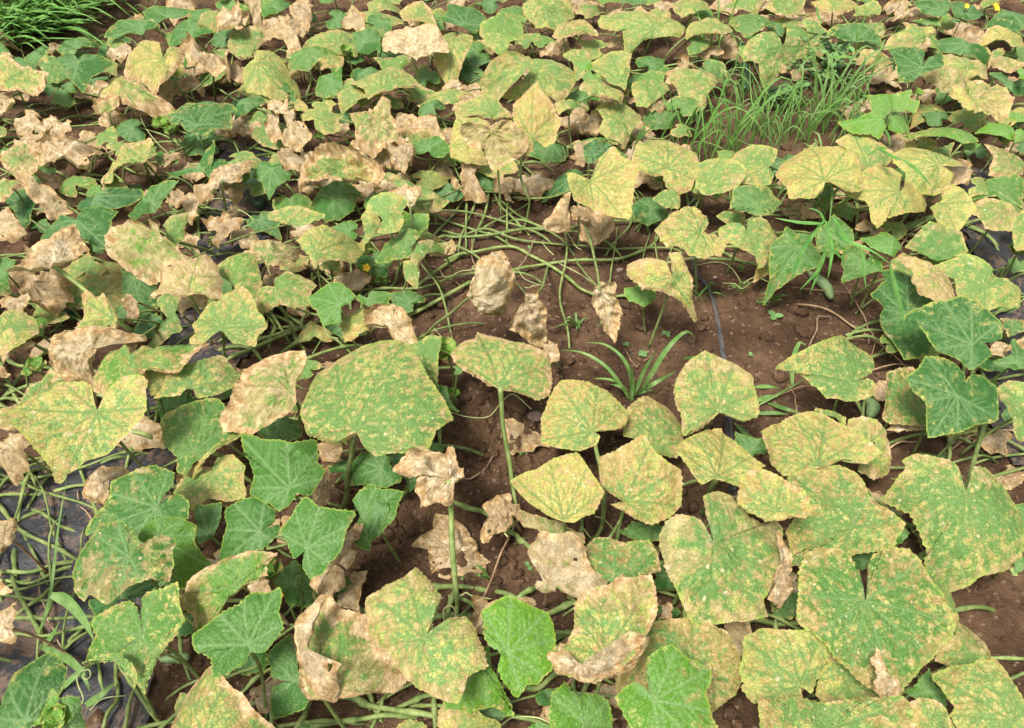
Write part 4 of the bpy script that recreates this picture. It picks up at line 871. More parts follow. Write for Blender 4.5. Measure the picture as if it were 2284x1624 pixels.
    at = m.attributes.new('vein', 'FLOAT', 'POINT'); at.data.foreach_set('value', vein.astype(np.float32))
    uvl = m.uv_layers.new(name='UVMap'); off = np.array([num * 0.733 % 17, num * 1.391 % 13])
    uvl.data.foreach_set('uv', (V2 + off)[T3.ravel()].astype(np.float32).ravel())
    root, rp = roots[pi]
    ob = link('withered_leaf' if b > 0.8 else 'leaf', m, root, A - rp)
    ob.color = (y, b, e, a)
    if lab: ob['label'] = lab.strip()
    LEAF_P.append((Pz, A, pi, ob, R, lev))
ALL = [l for l in LEAVES.strip().split('\n') if l.strip()]
# low understorey: young, shaded and fallen leaves that fill the gaps of the stand
BARE = [[(900, 560), (1220, 430), (1560, 470), (1700, 560), (1960, 600), (1990, 1000), (1640, 1000), (1230, 1340), (780, 1380), (800, 1150), (960, 950), (980, 750)],
        [(1540, 170), (1900, 150), (1890, 330), (1560, 340)], [(2120, 1300), (2420, 1150), (2420, 1640), (2240, 1600)], [(0, 0), (290, 0), (180, 90), (0, 120)], [(-80, 1050), (260, 1050), (240, 1640), (-80, 1640)]]
def inside(p, poly):
    r = False
    for (x0, y0), (x1, y1) in zip(poly, poly[1:] + poly[:1]):
        if (y0 > p[1]) != (y1 > p[1]) and p[0] < (x1 - x0) * (p[1] - y0) / (y1 - y0) + x0: r = not r
    return r
HEART = [(0, .12), (.30, .42), (.62, .30), (.72, -.08), (.62, -.42), (.30, -.62), (0, -1.0), (-.28, -.62), (-.64, -.40), (-.74, -.06), (-.60, .32), (-.28, .44)]
FILL_VINES = []
rf = random.Random(11); yy = -20.0
while yy < 1640:
    dy = 46 + yy * 0.040; xx = -330.0
    while xx < 2620:
        x, y_ = xx + rf.uniform(-.5, .5) * dy, yy + rf.uniform(-.5, .5) * dy; xx += dy * (1.2 if y_ < 720 else 1.8)
        if any(inside((x, y_), b_) for b_ in BARE): continue
        d = float(np.linalg.norm(at_h([[x, y_]], 0.05)[0] - C0)); rp_ = rf.uniform(.045, .085) * FOC / d
        a = rf.uniform(-math.pi, math.pi); fs = 0.62; sx = rf.uniform(.8, 1.1)
        q = [(x + rp_ * (u * sx * math.cos(a) - v * math.sin(a)), y_ + rp_ * fs * (u * sx * math.sin(a) + v * math.cos(a))) for u, v in [(0, 0)] + [(u * rf.uniform(.85, 1.15), v * rf.uniform(.85, 1.15)) for u, v in HEART]]
        k_ = rf.random()
        code = ('%d00%d' % (rf.randint(0, 2), rf.randint(0, 3)), '%d1' % rf.choice((0, 1, 1, 2))) if k_ < .28 else ('%d%d%d%d' % (rf.randint(3, 6), rf.randint(2, 5), rf.randint(2, 4), rf.randint(2, 6)), '%d2' % rf.choice((1, 1, 2))) if k_ < .60 else ('%d98%d' % (rf.randint(2, 4), rf.randint(2, 7)), '%d%d' % (rf.choice((0, 0, 1, 1)), rf.randint(4, 7)))
        if x < -70 or x > 2350: code = (code[0], '%d%s' % (rf.choice((1, 2, 3, 4)), code[1][1])); q = [(x + (u - x) * 1.5, y_ + (v - y_) * 1.5) for u, v in q]
        if y_ < 420 and -70 <= x <= 2350: code = (code[0], '%d%s' % (min(3, int(code[1][0]) + 1), code[1][1])); q = [(x + (u - x) * 1.25, y_ + (v - y_) * 1.25) for u, v in q]
        ALL.append('Z %s %s ' % code + ' '.join('%.0f,%.0f' % t_ for t_ in q))
        for _r in range(1):
            L_ = rf.uniform(.12, .32) * FOC / d; b2 = rf.uniform(-.9, .9) + (math.pi if rf.random() < .5 else 0)
            FILL_VINES.append('Z %.1f %.0f,%.0f %.0f,%.0f %.0f,%.0f' % (rf.uniform(2.6, 4.6), x - L_ * .5 * math.cos(b2), y_ - L_ * .3 * math.sin(b2), x + rf.uniform(-.1, .1) * L_, y_ + rf.uniform(-.1, .1) * L_, x + L_ * .5 * math.cos(b2), y_ + L_ * .3 * math.sin(b2)))
    yy += dy
for k_ in range(22):     # the bare vine tangle over the film at lower left, and behind the open soil
    if k_ < 11: x, y_ = rf.uniform(-20, 250), rf.uniform(1010, 1500)
    else: x, y_ = rf.uniform(900, 1560), rf.uniform(400, 640)
    d = float(np.linalg.norm(at_h([[x, y_]], 0.05)[0] - C0)); L_ = rf.uniform(.18, .40) * FOC / d; b2 = rf.choice((rf.uniform(-.6, .6), rf.uniform(-1.9, -1.2)))
    FILL_VINES.append('Z %.1f ' % rf.uniform(2.4, 4.2) + ' '.join('%.0f,%.0f' % (x + t_ * L_ * math.cos(b2) + rf.uniform(-.07, .07) * L_, y_ + t_ * L_ * .8 * math.sin(b2) + rf.uniform(-.05, .05) * L_) for t_ in (-.5, -.17, .17, .5)))
print('leaves', len(ALL))
for num, line in enumerate(ALL): build_leaf(line, num)

# ------------------------------------------------------------------ vines, petioles, tendrils
STEMS = '''
E 5 690,215 780,225 1000,215 1240,170 1400,170 1560,165 1620,140 1850,130 2050,130 2160,155
E 4 690,175 830,210 1000,180 1200,230 1500,270 1660,290 1850,300 2230,312
E 5 800,345 900,320 1150,285 1300,350 1420,410 1560,490 1650,570 1800,620 1990,615
E 5 450,770 620,680 840,560 920,530 1180,450 1350,395 1600,370 1850,375 2000,330 2130,270 2160,170
E 5 340,660 530,560 640,470 800,360
E 4 1410,420 1390,500 1360,590 1290,620
E 3.5 1600,370 1640,440 1740,560
E 4 1610,0 1640,100 1680,200 1730,400 1730,570
E 4 530,940 640,830 780,720 885,630
E 3 1200,540 1240,590 1265,640
E 3.5 1980,40 1960,170 1850,270
E 3 2150,0 2080,100 2060,130 2100,200 2070,290
E 4 70,360 90,480 80,600
E 3.5 640,80 620,20 590,220
E 3.5 490,40 540,130 590,220
E 3.5 860,0 860,210
E 4 400,430 350,560 100,600
E 4 920,0 900,60 830,210
E 3.5 150,600 155,460
B 4 1300,935 1240,1070 1230,1200 1280,1330 1280,1420 1250,1530
B 4.5 1030,1100 1015,1250 990,1420 920,1600
B 3.5 1190,1080 1300,1170 1360,1250 1360,1285 1250,1380 1100,1460 970,1540
B 3.5 1360,1285 1420,1265 1540,1290
B 3.5 750,950 670,1090 580,1240
B 4 1030,1270 1080,1370 1150,1440 1240,1530
B 3.5 800,1120 820,1200 900,1330 980,1380
B 3.5 1470,930 1560,870 1740,840
B 3.5 370,790 600,790 700,780 780,730
B 4 480,760 560,640 620,400
B 3.5 440,780 470,690 530,570
B 4 80,800 150,720 190,640
B 4 0,960 100,960 220,975
B 3.5 1280,380 1400,320 1560,250
B 3 1250,180 1280,270 1310,350
B 3.5 1050,600 1090,590 1080,690
B 3 1440,350 1460,250
B 3.5 740,590 780,440
B 3.5 660,820 800,820
B 3 895,600 900,440
B 3.5 2080,1480 2050,1400 2000,1290
B 3.5 2060,1480 2150,1380
B 3.5 1590,580 1540,620 1640,570
B 4 690,780 760,900
B 3 490,1400 590,1590
B 3.5 190,1310 225,1220
B 3.5 420,1130 425,1190
B 4 620,1450 750,1500 950,1560 1060,1590
B 4 640,1580 760,1470 870,1330
B 3 1550,1300 1545,1560
A 5.5 1610,1095 1700,1110 1850,1180 1960,1290 2020,1360
A 4.5 1620,1065 1750,1050 1885,1042
A 4.5 1800,1060 1900,1110 1970,1150
A 4 735,775 760,840 850,860 980,850
A 4.5 970,1090 1030,1150 1090,1220
A 4.5 980,1100 1000,1160 1030,1230
A 4 740,1150 830,1230
A 4 450,1260 530,1300 620,1335
A 4 1430,480 1440,560 1450,660
A 3.5 1610,145 1680,210 1745,270
A 4 1190,440 1250,510 1300,650
A 4 1050,690 1120,740
A 4 0,870 150,760 210,700
A 4 1400,900 1380,1000 1360,870
A 4.5 1190,950 1260,990 1400,970 1550,970
A 4 1430,900 1550,980
A 4 0,1570 130,1530 280,1440
A 3.5 200,1490 290,1540
A 4 400,1360 520,1440
A 4 1640,560 1600,640
A 4 1500,510 1600,570 1640,540
A 3.5 2000,780 2180,780
A 4 2000,670 2140,600
A 4 2090,450 2095,540 2070,600
A 3.5 1990,430 1990,520
A 4 1340,1290 1350,1400 1380,1430
A 4 1450,1280 1390,1380 1240,1520
A 3.5 1510,1270 1530,1470
A 3.5 320,860 600,830 900,820
A 3 550,680 750,650
A 3.5 480,640 490,560
A 4 1320,250 1380,320
A 4 1160,1340 1190,1420
A 5 1110,1300 1160,1400 1190,1440
D 6 365,425 450,490 590,600 700,690 790,790 880,850 980,875
D 5 920,920 1040,840 1085,720
D 5 1530,1090 1700,1000 1900,920 2160,800
D 5 1690,940 1850,910 2050,840
D 5 1950,990 2200,860
D 5 1830,670 1950,760 2050,840
D 5 1745,705 1850,820 1830,950
D 5 1750,740 1960,800 1980,900 2010,930
D 5 1520,1000 1680,985 1750,1050
D 5 1130,260 1300,290 1400,320 1460,350
D 4 1500,860 1510,950 1510,1060
D 4 1860,680 1790,810
D 4 1810,400 1770,500 1740,590
D 4 1270,1245 1265,1340
D 4 1950,150 1940,230
D 4 2120,425 2090,580
D 4 1965,370 1970,450
D 4.5 0,1330 120,1320
D 5 0,1060 60,1220 120,1330
D 5 30,1040 120,1090 250,1090
D 5 40,1290 150,1160 290,1020
D 4 220,680 330,780 350,810
D 4 400,810 450,750
D 4 910,480 910,600 880,630
D 4 930,480 960,560 1060,640
D 4 560,260 600,350
D 4 1640,240 1590,190
D 4.5 1340,220 1340,100 1380,50
D 4.5 1240,160 1330,90
D 4.5 1640,180 1800,130 1830,120
D 4 20,345 160,350
D 4 60,200 270,70
D 4 2030,830 2070,680
D 4 2040,580 2170,460 2200,470
D 4 1480,1350 1640,1180
D 4 1040,1590 1080,1420 1130,1330
D 4 960,1570 1040,1460
D 4.5 1620,660 1800,660 2050,650
G 5 0,540 200,460 300,410
G 5 0,620 300,600 560,550
G 6 90,1120 130,800 200,490
G 6 0,680 150,850 300,930 430,980
G 6 0,1110 200,1110 400,1050
G 5 0,1170 200,1185 400,1090
G 6 90,1420 350,1420 650,1410
G 6 100,1200 200,1400 300,1590
G 5 120,1390 300,1260 410,1150
G 5 730,390 870,370 1000,345
G 6.5 870,150 1000,220 1060,260 1080,300
G 5 150,850 220,980 270,1100
G 5 270,720 420,820 540,870
G 4 380,430 200,700
G 5 120,800 300,720
G 5 0,430 300,350
G 5 1040,230 1090,0
G 5 1430,320 1550,350 1640,355
G 5 880,380 960,230
G 4 890,870 940,930
G 5 1480,1050 1550,980
G 4 1840,950 1920,990
G 5 1990,1310 2100,1230
G 5 1120,1180 1180,1210
G 5 0,1240 100,1190
G 5 560,1500 450,1600
J 5 850,1142 900,920
J 5 820,740 900,850 1000,1000
J 5 780,760 800,950 720,1100
J 4 430,620 580,500
J 5 1600,920 1770,760
J 5 1690,630 1790,740
J 6 2090,940 2050,1030 1990,1142
J 5 2040,1090 2284,1080
J 5 1840,980 1820,1142
J 5 1200,480 1220,610
J 4 400,920 520,780 650,700
J 4 670,700 700,900
H 6 745,500 755,700 775,1000 795,1250 795,1400
H 6 560,1210 620,1220 820,1215 1000,1250 1150,1290
H 6 640,1440 790,1435 940,1440
H 6 740,1420 770,1290 800,1230
H 6 760,620 870,680 1000,720
H 6 1160,830 1230,890 1310,970
H 5.5 1085,-130 1110,100 1140,330 1195,620
H 5 1715,180 1760,400 1790,650 1770,830 1660,950
H 5 1915,720 1880,880
H 6 570,240 640,120 710,0
H 5 680,260 690,60
H 6 115,140 70,420 20,700
H 6 1230,1290 1330,1220
H 6 1430,1400 1610,1340
H 6 1460,1590 1600,1530
H 5 2120,780 2120,1000
H 5 2000,1010 2130,1050 2284,1060
H 4 1640,760 1640,830
H 4 1530,1280 1600,1350
H 5 390,340 440,400
H 5 470,530 380,660
K 6 70,925 200,980 400,1020 640,1060
K 5 -60,1090 180,1070 350,1050
K 5 400,1000 520,950 640,920
K 5 650,920 650,1070
K 6 1070,870 1200,880 1340,890 1480,790
K 5 1640,930 1680,830
K 5 1550,760 1580,860
K 5 200,900 240,990
K 4 320,900 280,980
K 4 1060,850 1100,730
I 6 2020,100 1965,300 1880,560
I 5 1770,180 1770,360
I 6 1560,1060 1680,920
I 5 440,1460 620,1470 850,1480
I 4 1400,260 1650,190
I 4 1790,210 1940,270
I 5 185,500 150,620 120,730
I 4 730,1400 720,1480
I 4 600,1400 610,1470
F 4.5 1860,1050 1880,1130
F 5 1990,1090 2020,1190
F 5 1940,1110 1920,1180
F 4 1130,1310 1190,1430
F 4 1210,1310 1190,1430
F 5 1120,890 1200,830 1320,790
F 4 1170,860 1350,860
F 4 2090,750 2200,690
F 4 2100,470 2180,380
F 4 2180,500 2284,460
F 4 1240,180 1400,150 1640,90
F 4 1160,0 1160,180
F 4 310,0 310,60
F 4 1910,140 2060,220
F 4 0,380 250,400 470,430
F 4 250,330 380,400 470,430
F 3.5 270,290 430,310
C 4 1890,1090 1920,1170 1940,1230
C 4 590,1160 700,1170
C 3.5 300,1290 310,1430
C 4 1170,1280 1165,1540
C 4 1900,1520 2060,1590
C 3.5 1150,1310 1020,1370
C 4 1180,1570 1400,1540 1640,1480
C 3.5 1330,130 1400,100 1430,30
C 4 1800,30 1900,90 2100,120 2284,190
C 3.5 1600,490 1610,570
C 3.5 2230,310 2230,390
C 3.5 650,1150 560,1130
C 3 0,375 180,380 430,370
C 3.5 200,380 210,270
C 3.5 80,390 75,230
'''
DRY = '''
F 3 780,690 960,740 1130,830 1300,930 1480,1080
F 2 1110,590 1160,690 1220,810
F 2 770,580 900,600 1110,590
F 2.5 940,780 890,790 880,870 840,960
F 3 1480,240 1540,180 1660,130
F 2 1220,840 1280,900 1270,970
F 2.5 720,1270 860,1250
F 2 720,1280 745,1390
F 2.5 1280,1120 1450,1080
F 2.5 2080,1020 2110,1130 2130,1210
F 2.5 1900,1590 2000,1560 2200,1550
H 2 1150,850 1060,1080 980,1290 920,1500
H 2 1100,180 1040,340 960,440 880,480 830,470
G 2 260,1200 310,1400 380,1560
G 2 530,600 550,680 600,740
J 2 1750,860 1690,930 1650,970
E 2 660,440 720,510 800,550
E 2 470,540 460,660 430,720
E 2 900,250 900,350 930,430
E 2 1310,260 1260,380 1220,430
E 1.5 1960,1000 2010,1080 2040,1050
K 2 1720,830 1780,870 1850,890
I 2.5 1400,280 1500,260
I 2.5 1850,240 2050,220 2200,180
I 2 2220,500 2284,440
I 2 1480,730 1580,700
I 2 1380,660 1390,590 1400,550
I 1.5 1500,670 1560,850 1610,1000
A 2.5 750,1150 760,1090 700,1010
A 2 120,950 200,910 290,890
'''
TENDRILS = '''
A 1.3 990,220 930,200 950,155 1000,160 990,180 970,170
A 1.3 230,480 170,400 145,320 150,230
A 1.3 1240,640 1210,560 1205,520
A 1.5 1130,1030 1040,940 960,820 930,680
A 1.3 1470,300 1455,220 1520,210 1600,205
A 1.5 1370,1400 1450,1340 1580,1360 1600,1400 1570,1420 1540,1405 1560,1380 1580,1395
A 1.5 1600,1410 1660,1440 1720,1490
B 1.2 280,320 290,200 275,100
B 1.2 1660,540 1640,490 1570,460
B 1.3 1530,990 1580,970 1620,960
B 1.3 1430,1120 1520,1080 1520,1010 1480,940
B 1.5 1410,1490 1430,1460 1490,1460 1530,1500 1540,1550
B 1.3 440,800 420,770 370,770
B 1.3 1500,360 1490,300 1460,310 1440,370
B 1.3 2040,1460 2010,1370 1980,1290
E 1.4 640,840 700,910 760,960
E 1.4 900,450 820,460 760,490 660,500 580,510
E 1.4 910,440 940,430 920,420 900,440 940,460
E 1.4 1210,450 1250,500 1330,530 1390,540
E 1.4 1250,570 1290,570 1310,555 1350,555
E 1.4 1450,350 1400,300 1370,260
E 1.4 1490,400 1620,450 1740,540
E 1.4 1540,180 1600,280 1640,300
E 1.4 1300,1390 1180,1290 1100,1340 1010,1440 860,1440 730,1400
H 1.6 740,360 690,310 640,270 590,265 590,290 620,290
H 1.6 790,1280 830,1290 850,1275 870,1275 900,1295 1030,1310
H 1.6 710,1440 710,1370 760,1345 790,1390 780,1430
H 1.6 1140,880 1120,850 1150,820 1180,790 1170,740 1140,720
H 1.5 1730,740 1790,770 1870,850
H 1.5 1640,800 1680,860 1700,890
J 1.8 450,1100 550,980 560,930 530,860 520,800 550,760 600,750 610,790 580,815 560,795 575,775
I 1.4 1530,850 1570,830 1610,830 1620,860 1590,875 1575,855
J 1.5 610,1030 700,950 860,930
K 1.5 1100,1120 1180,1070 1330,1070 1430,1110
K 1.5 1060,1100 1110,1080
F 1.4 250,545 330,550 380,590 460,540 540,530
F 1.4 60,430 200,410 290,430 350,500 370,550
F 1.4 390,540 470,500 560,530
C 1.4 1500,600 1480,420
C 1.4 1660,590 1600,640 1570,720 1560,850
C 1.4 1990,1160 2050,1090 2060,1060 2020,1040
C 1.2 930,1420 950,1270 1000,1100 1050,950
D 1.4 1960,390 2010,360 2020,400 1980,400
D 1.4 1830,500 1810,450 1800,420
D 1.4 2180,820 2220,900 2284,910
D 1.4 1720,230 1690,250
'''
LPZ = np.array([p[0] for p in LEAF_P]); has_petiole = set()
def nearest_leaf(z, lim):
    d = np.hypot(*(LPZ - z).T); i = int(np.argmin(d)); return (i, d[i]) if d[i] < lim else (None, 1e9)
VINE_XYZ = []
def build_stem(line, mat, name, lift=0.0, sides=7):
    h = line.split(); rad = float(h[1]) / 1000 * (0.74 if h[0] in 'GJ' else 0.95)
    z = zpx(h[0], [list(map(float, q.split(','))) for q in h[2:]])
    ends = []
    for k in (0, -1):
        i, d = nearest_leaf(z[k], 13) if name != 'tendril' else (None, 0)
        ends.append(i)
    if ends[0] is not None and ends[1] is not None: ends[1] = None
    t = np.linspace(0, 1, len(z)); base = rad * 1.0 + 0.004 + lift
    hh = np.full(len(z), base)
    rng = random.Random(len(line) * 7 + int(z[0, 0]))
    if name != 'tendril': hh += np.array([rng.uniform(0, 0.018) for _ in z])
    leaf = None
    if ends[0] is not None: leaf = ends[0]; hh = LEAF_P[leaf][1][2] * (1 - t) ** 1.0 + base * t
    elif ends[1] is not None: leaf = ends[1]; hh = LEAF_P[leaf][1][2] * t + base * (1 - t)
    pw = at_h(z, hh)
    pw[:, 2] += np.where(hh < 0.05, ground_z(pw[:, 0], pw[:, 1]), 0)
    if leaf is not None: pw[0 if ends[0] is not None else -1] = LEAF_P[leaf][1]
    if name != 'tendril':
        if ends[0] is None or leaf is None:
            d = pw[0] - pw[1]; d[2] = 0; d /= np.linalg.norm(d) + 1e-9; q0 = pw[0] + d * 0.07; q0[2] = -0.016; pw = np.vstack([q0[None], pw])
        if leaf is None or ends[1] is None:
            d = pw[-1] - pw[-2]; d[2] = 0; d /= np.linalg.norm(d) + 1e-9; q0 = pw[-1] + d * 0.07; q0[2] = -0.016; pw = np.vstack([pw, q0[None]])
    path = catmull(pw, max(8, 7 * (len(pw) - 1)))
    j = np.linspace(0, 1, len(path))
    path[:, 0] += 0.0018 * np.interp(j * 9, range(10), [rng.uniform(-1, 1) for _ in range(10)]) * (name != 'tendril')
    r = rad * (1 + 0.08 * np.sin(j * 11 + z[0, 0])) * (1 - 0.25 * j)
    if name == 'vine' and leaf is None:
        cl_ = np.concatenate([[0], np.cumsum(np.linalg.norm(np.diff(path, axis=0), axis=1))]); r = r * (1 + 0.45 * np.exp(-(((cl_ + 0.02) % 0.085 - 0.0425) / 0.006) ** 2))
    V, Fc = tube(path, r, sides)
    if leaf is not None:
        pi = LEAF_P[leaf][2]; ob = LEAF_P[leaf][3]; A = LEAF_P[leaf][1]; has_petiole.add(leaf)
        link('petiole', mesh('petiole', V - A, Fc, mat), ob)
    else:
        pi = plant_of(z[len(z) // 2]); root, rp = roots[pi]
        link(name, mesh(name, V - rp, Fc, mat), root)
    if name == 'vine': VINE_XYZ.append(path)
for l in STEMS.strip().split('\n'): build_stem(l, M_STEM, 'vine')
for l in FILL_VINES: build_stem(l, M_STEM, 'vine', 0.012, 6)
for l in DRY.strip().split('\n'): build_stem(l, M_DRY, 'dry_vine', 0.002, 6)
for i, l in enumerate(TENDRILS.strip().split('\n')): build_stem(l, M_TENDRIL, 'tendril', 0.03 + 0.05 * ((i * 37) % 7) / 7, 5)
# leaves without a traced petiole stand on one that drops to the soil under them
for i, (Pz, A, pi, ob, R, lev) in enumerate(LEAF_P):
    if i in has_petiole or A[2] < 0.045: continue
    rng = random.Random(i * 31)
    fx, fy = A[0] + rng.uniform(-.05, .05), A[1] + rng.uniform(0.0, .07)
    gz = float(ground_z(fx, fy))
    ps = catmull([A, (A[0] * .75 + fx * .25 + rng.uniform(-.01, .01), A[1] * .75 + fy * .25 + .012, A[2] * 0.6), (fx, fy, gz - .004)], 9)
    r0 = 0.0022 + 0.012 * min(R, 0.12)
    V, Fc = tube(ps, np.linspace(r0 * .85, r0 * 1.1, 9), 6)
    dry = ob.color[1] > 0.8
    link('petiole', mesh('petiole', V - A, Fc, M_DRY if dry and i % 3 else M_STEM), ob)

# ------------------------------------------------------------------ mulch film and drip tape
def sheet(name, zpoly, mat, lift, label, cat, step=0.014, rag=0.03):
    w = at_h(zpoly, 0.0)[:, :2]; lo, hi = w.min(0) - .02, w.max(0) + .02
    xs, ys = np.arange(lo[0], hi[0], step), np.arange(lo[1], hi[1], step)
    Xs, Ys = np.meshgrid(xs, ys); rx = Xs + rag * fbm(Xs * 16, Ys * 16, 1.0, 31, 3); ry = Ys + rag * fbm(Xs * 16, Ys * 16, 7.0, 33, 3)
    ins = np.zeros(Xs.shape, bool)
    for (x0, y0), (x1, y1) in zip(w, np.roll(w, -1, 0)):
        ins ^= ((y0 > ry) != (y1 > ry)) & (rx < (x1 - x0) * (ry - y0) / (y1 - y0 + 1e-12) + x0)
    Zs = ground_z(Xs, Ys) + lift + 0.010 * np.abs(fbm(Xs * 11, Ys * 5, 2.0, 41, 3)) + 0.004 * np.abs(fbm(Xs * 45, Ys * 30, 2.0, 44, 2))
    idx = np.arange(Xs.size).reshape(Xs.shape); keep = ins[:-1, :-1]
    Fq = np.stack([idx[:-1, :-1], idx[:-1, 1:], idx[1:, 1:], idx[1:, :-1]], -1)[keep]
    used, inv = np.unique(Fq, return_inverse=True)
    V = np.stack([Xs, Ys, Zs], -1).reshape(-1, 3)[used]; c = V.mean(0); c[2] = 0
    o = link(name, mesh(name, V - c, inv.reshape(-1, 4), mat), None, c)
    return tag(o, label, cat, 'strips of black mulch film')
sheet('mulch_film', [(-60, 1700), (300, 1700), (360, 1290), (420, 1050), (520, 900), (565, 600), (625, 450), (600, 330), (500, 330), (430, 560), (350, 850), (130, 1050), (-60, 1100)],
      M_FILM, 0.006, 'soil-stained black plastic mulch film showing between the vines at lower left', 'plastic film')
sheet('mulch_film', [(2190, 1000), (2400, 1180), (2420, 700), (2300, 480), (2230, 380), (2130, 395), (2160, 520), (2170, 620), (2200, 830)],
      M_FILM, 0.006, 'dusty black plastic mulch film under the leaves along the right edge', 'plastic film')
def ribbon(path, width, mat, name, label, cat):
    path = catmull(path, 60); T = np.gradient(path, axis=0); T /= np.linalg.norm(T, axis=1)[:, None]
    s = np.stack([T[:, 1], -T[:, 0], 0 * T[:, 0]], -1); V = []; m = 9
    for k in range(m):
        u = k / (m - 1) - .5; wv = 0.0025 * math.cos(u * 22)
        V.append(path + s * (u * width * (1 + 0.25 * np.sin(np.linspace(0, 9, 60))))[:, None] + np.array([0, 0, 1]) * (wv + 0.002 * np.abs(fbm(np.linspace(0, 14, 60), np.full(60, k * .9), seed=51)))[:, None])
    V = np.stack(V, 1).reshape(-1, 3); F = [(i * m + k, i * m + k + 1, (i + 1) * m + k + 1, (i + 1) * m + k) for i in range(59) for k in range(m - 1)]
    c = V.mean(0); c[2] = 0
    o = link(name, mesh(name, V - c, F, mat), None, c); sol = o.modifiers.new('thickness', 'SOLIDIFY'); sol.thickness = 0.0012; sol.offset = 1
    return tag(o, label, cat)
zt = [(1530, 400), (1545, 443), (1543, 530), (1549, 612), (1578, 651), (1595, 704), (1608, 780), (1616, 850), (1631, 1085), (1640, 1200)]
pt = at_h(zt, 0.0); pt[:, 2] = ground_z(pt[:, 0], pt[:, 1]) + 0.010
ribbon(pt, 0.013, M_TAPE, 'drip_tape', 'crinkled flat black drip irrigation tape lying on the bare soil right of centre', 'drip tape')

# ------------------------------------------------------------------ soil crumbs, clods and pebbles
def rock(seed, sub=2, rough=0.28):
    import bmesh
    bm = bmesh.new(); bmesh.ops.create_icosphere(bm, subdivisions=sub, radius=1.0)
    V = np.array([v.co[:] for v in bm.verts]); F = np.array([[v.index for v in f.verts] for f in bm.faces]); bm.free()
    d = 1 + rough * fbm(V[:, 0] * 1.7 + seed * 9, V[:, 1] * 1.7, V[:, 2] * 1.7, seed, 3)
    V = V * d[:, None]; V[:, 2] *= 0.72; V = V * 0.012
    return V, F
CLOD = [mesh('soil_clod', *rock(s), M_SOIL) for s in range(5)]
PEB = [mesh('pebble', *rock(s + 20, 2, 0.13), M_STONE) for s in range(3)]
clods = [('E', 1945, 520, 38), ('E', 1395, 625, 40), ('E', 2045, 815, 46), ('E', 2015, 850, 22), ('F', 775, 775, 42), ('F', 710, 742, 38), ('F', 780, 885, 50),
  ('E', 1200, 1385, 82), ('H', 480, 645, 26), ('H', 970, 270, 48), ('H', 925, 140, 42), ('H', 965, 355, 22), ('H', 1110, 445, 22), ('E', 1455, 870, 52),
  ('E', 1940, 690, 45), ('E', 690, 690, 40), ('E', 660, 590, 38), ('E', 720, 810, 44), ('E', 760, 900, 36), ('E', 590, 700, 30), ('H', 360, 800, 40), ('H', 420, 850, 34),
  ('H', 330, 870, 42), ('H', 460, 910, 30), ('H', 380, 930, 36), ('H', 250, 1010, 34), ('H', 300, 1080, 38), ('E', 860, 1330, 48), ('E', 960, 1350, 40), ('E', 920, 1430, 34),
  ('E', 1020, 1280, 40), ('E', 880, 1500, 44), ('E', 1000, 1550, 36), ('E', 1160, 1490, 36), ('H', 80, 580, 26), ('F', 600, 330, 20), ('F', 480, 600, 24), ('F', 90, 850, 36),
  ('F', 40, 920, 34), ('K', 1330, 985, 55), ('K', 1190, 130, 34), ('H', 1100, 1040, 44), ('H', 1220, 1130, 36), ('H', 1080, 1180, 28), ('A', 510, 1170, 44), ('A', 560, 1250, 40),
  ('A', 640, 1200, 36), ('A', 470, 1280, 30), ('B', 1340, 1400, 40), ('B', 1420, 1360, 30), ('B', 520, 760, 24), ('C', 1930, 190, 40), ('F', 830, 910, 30), ('E', 1600, 900, 26),
  ('E', 1540, 960, 30), ('E', 1650, 830, 24), ('E', 1560, 1080, 34), ('E', 1640, 1060, 28), ('E', 1720, 1000, 26), ('E', 1500, 1180, 26), ('L', 2150, 540, 20), ('L', 1990, 170, 34)]
def place(meshes, name, i, t, x, y, r, label, cat, group, sink=0.35):
    z = zpx(t, [(x, y)]); p = at_h(z, 0.0)[0]; s = r * 0.3307 / FOC * np.linalg.norm(p - C0)
    p[2] = float(ground_z(p[0], p[1])) + s * (0.72 - sink)
    o = link(name, meshes[i % len(meshes)], None, p); s /= 0.012; o.scale = (s * random.uniform(.9, 1.25), s * random.uniform(.8, 1.1), s * random.uniform(.8, 1.1))
    o.rotation_euler = (random.uniform(-.4, .4), random.uniform(-.4, .4), random.uniform(0, 6.3)); return tag(o, label, cat, group)
CLAB = {0: 'brown clod just below the pale pebble, left of the torn yellow leaf', 1: 'brown clod at the top of the folded brown leaf on the open soil', 2: 'lumpy brown clod on the soil right of the hanging brown leaf tip',
        4: 'reddish brown clod on the smooth soil right of the seedling', 6: 'flat brown clod on the smooth soil above the arrow-shaped leaf', 7: 'largest round clod beside the bare stalk at centre', 39: 'dark clod in the gap below the lime-green leaf, bottom centre'}
for i, (t, x, y, r) in enumerate(clods):
    place(CLOD, 'soil_clod', i, t, x, y, r, CLAB.get(i, 'rough dark brown clod of earth lying on the soil'), 'soil clod', 'clods of earth on the bare soil')
for i, (t, x, y, r, lab) in enumerate([('E', 1895, 450, 24, 'pale grey pebble on the soil left of the torn yellow leaf'), ('E', 1330, 1470, 52, 'rounded tan stone half buried under the withered ground leaf'),
     ('E', 1425, 545, 13, 'tiny whitish pebble on the soil above the folded brown leaf'), ('F', 195, 520, 13, 'small orange-brown pebble beside the drip tape')]):
    place(PEB, 'pebble', i, t, x, y, r, lab, 'pebble', None, 0.25)
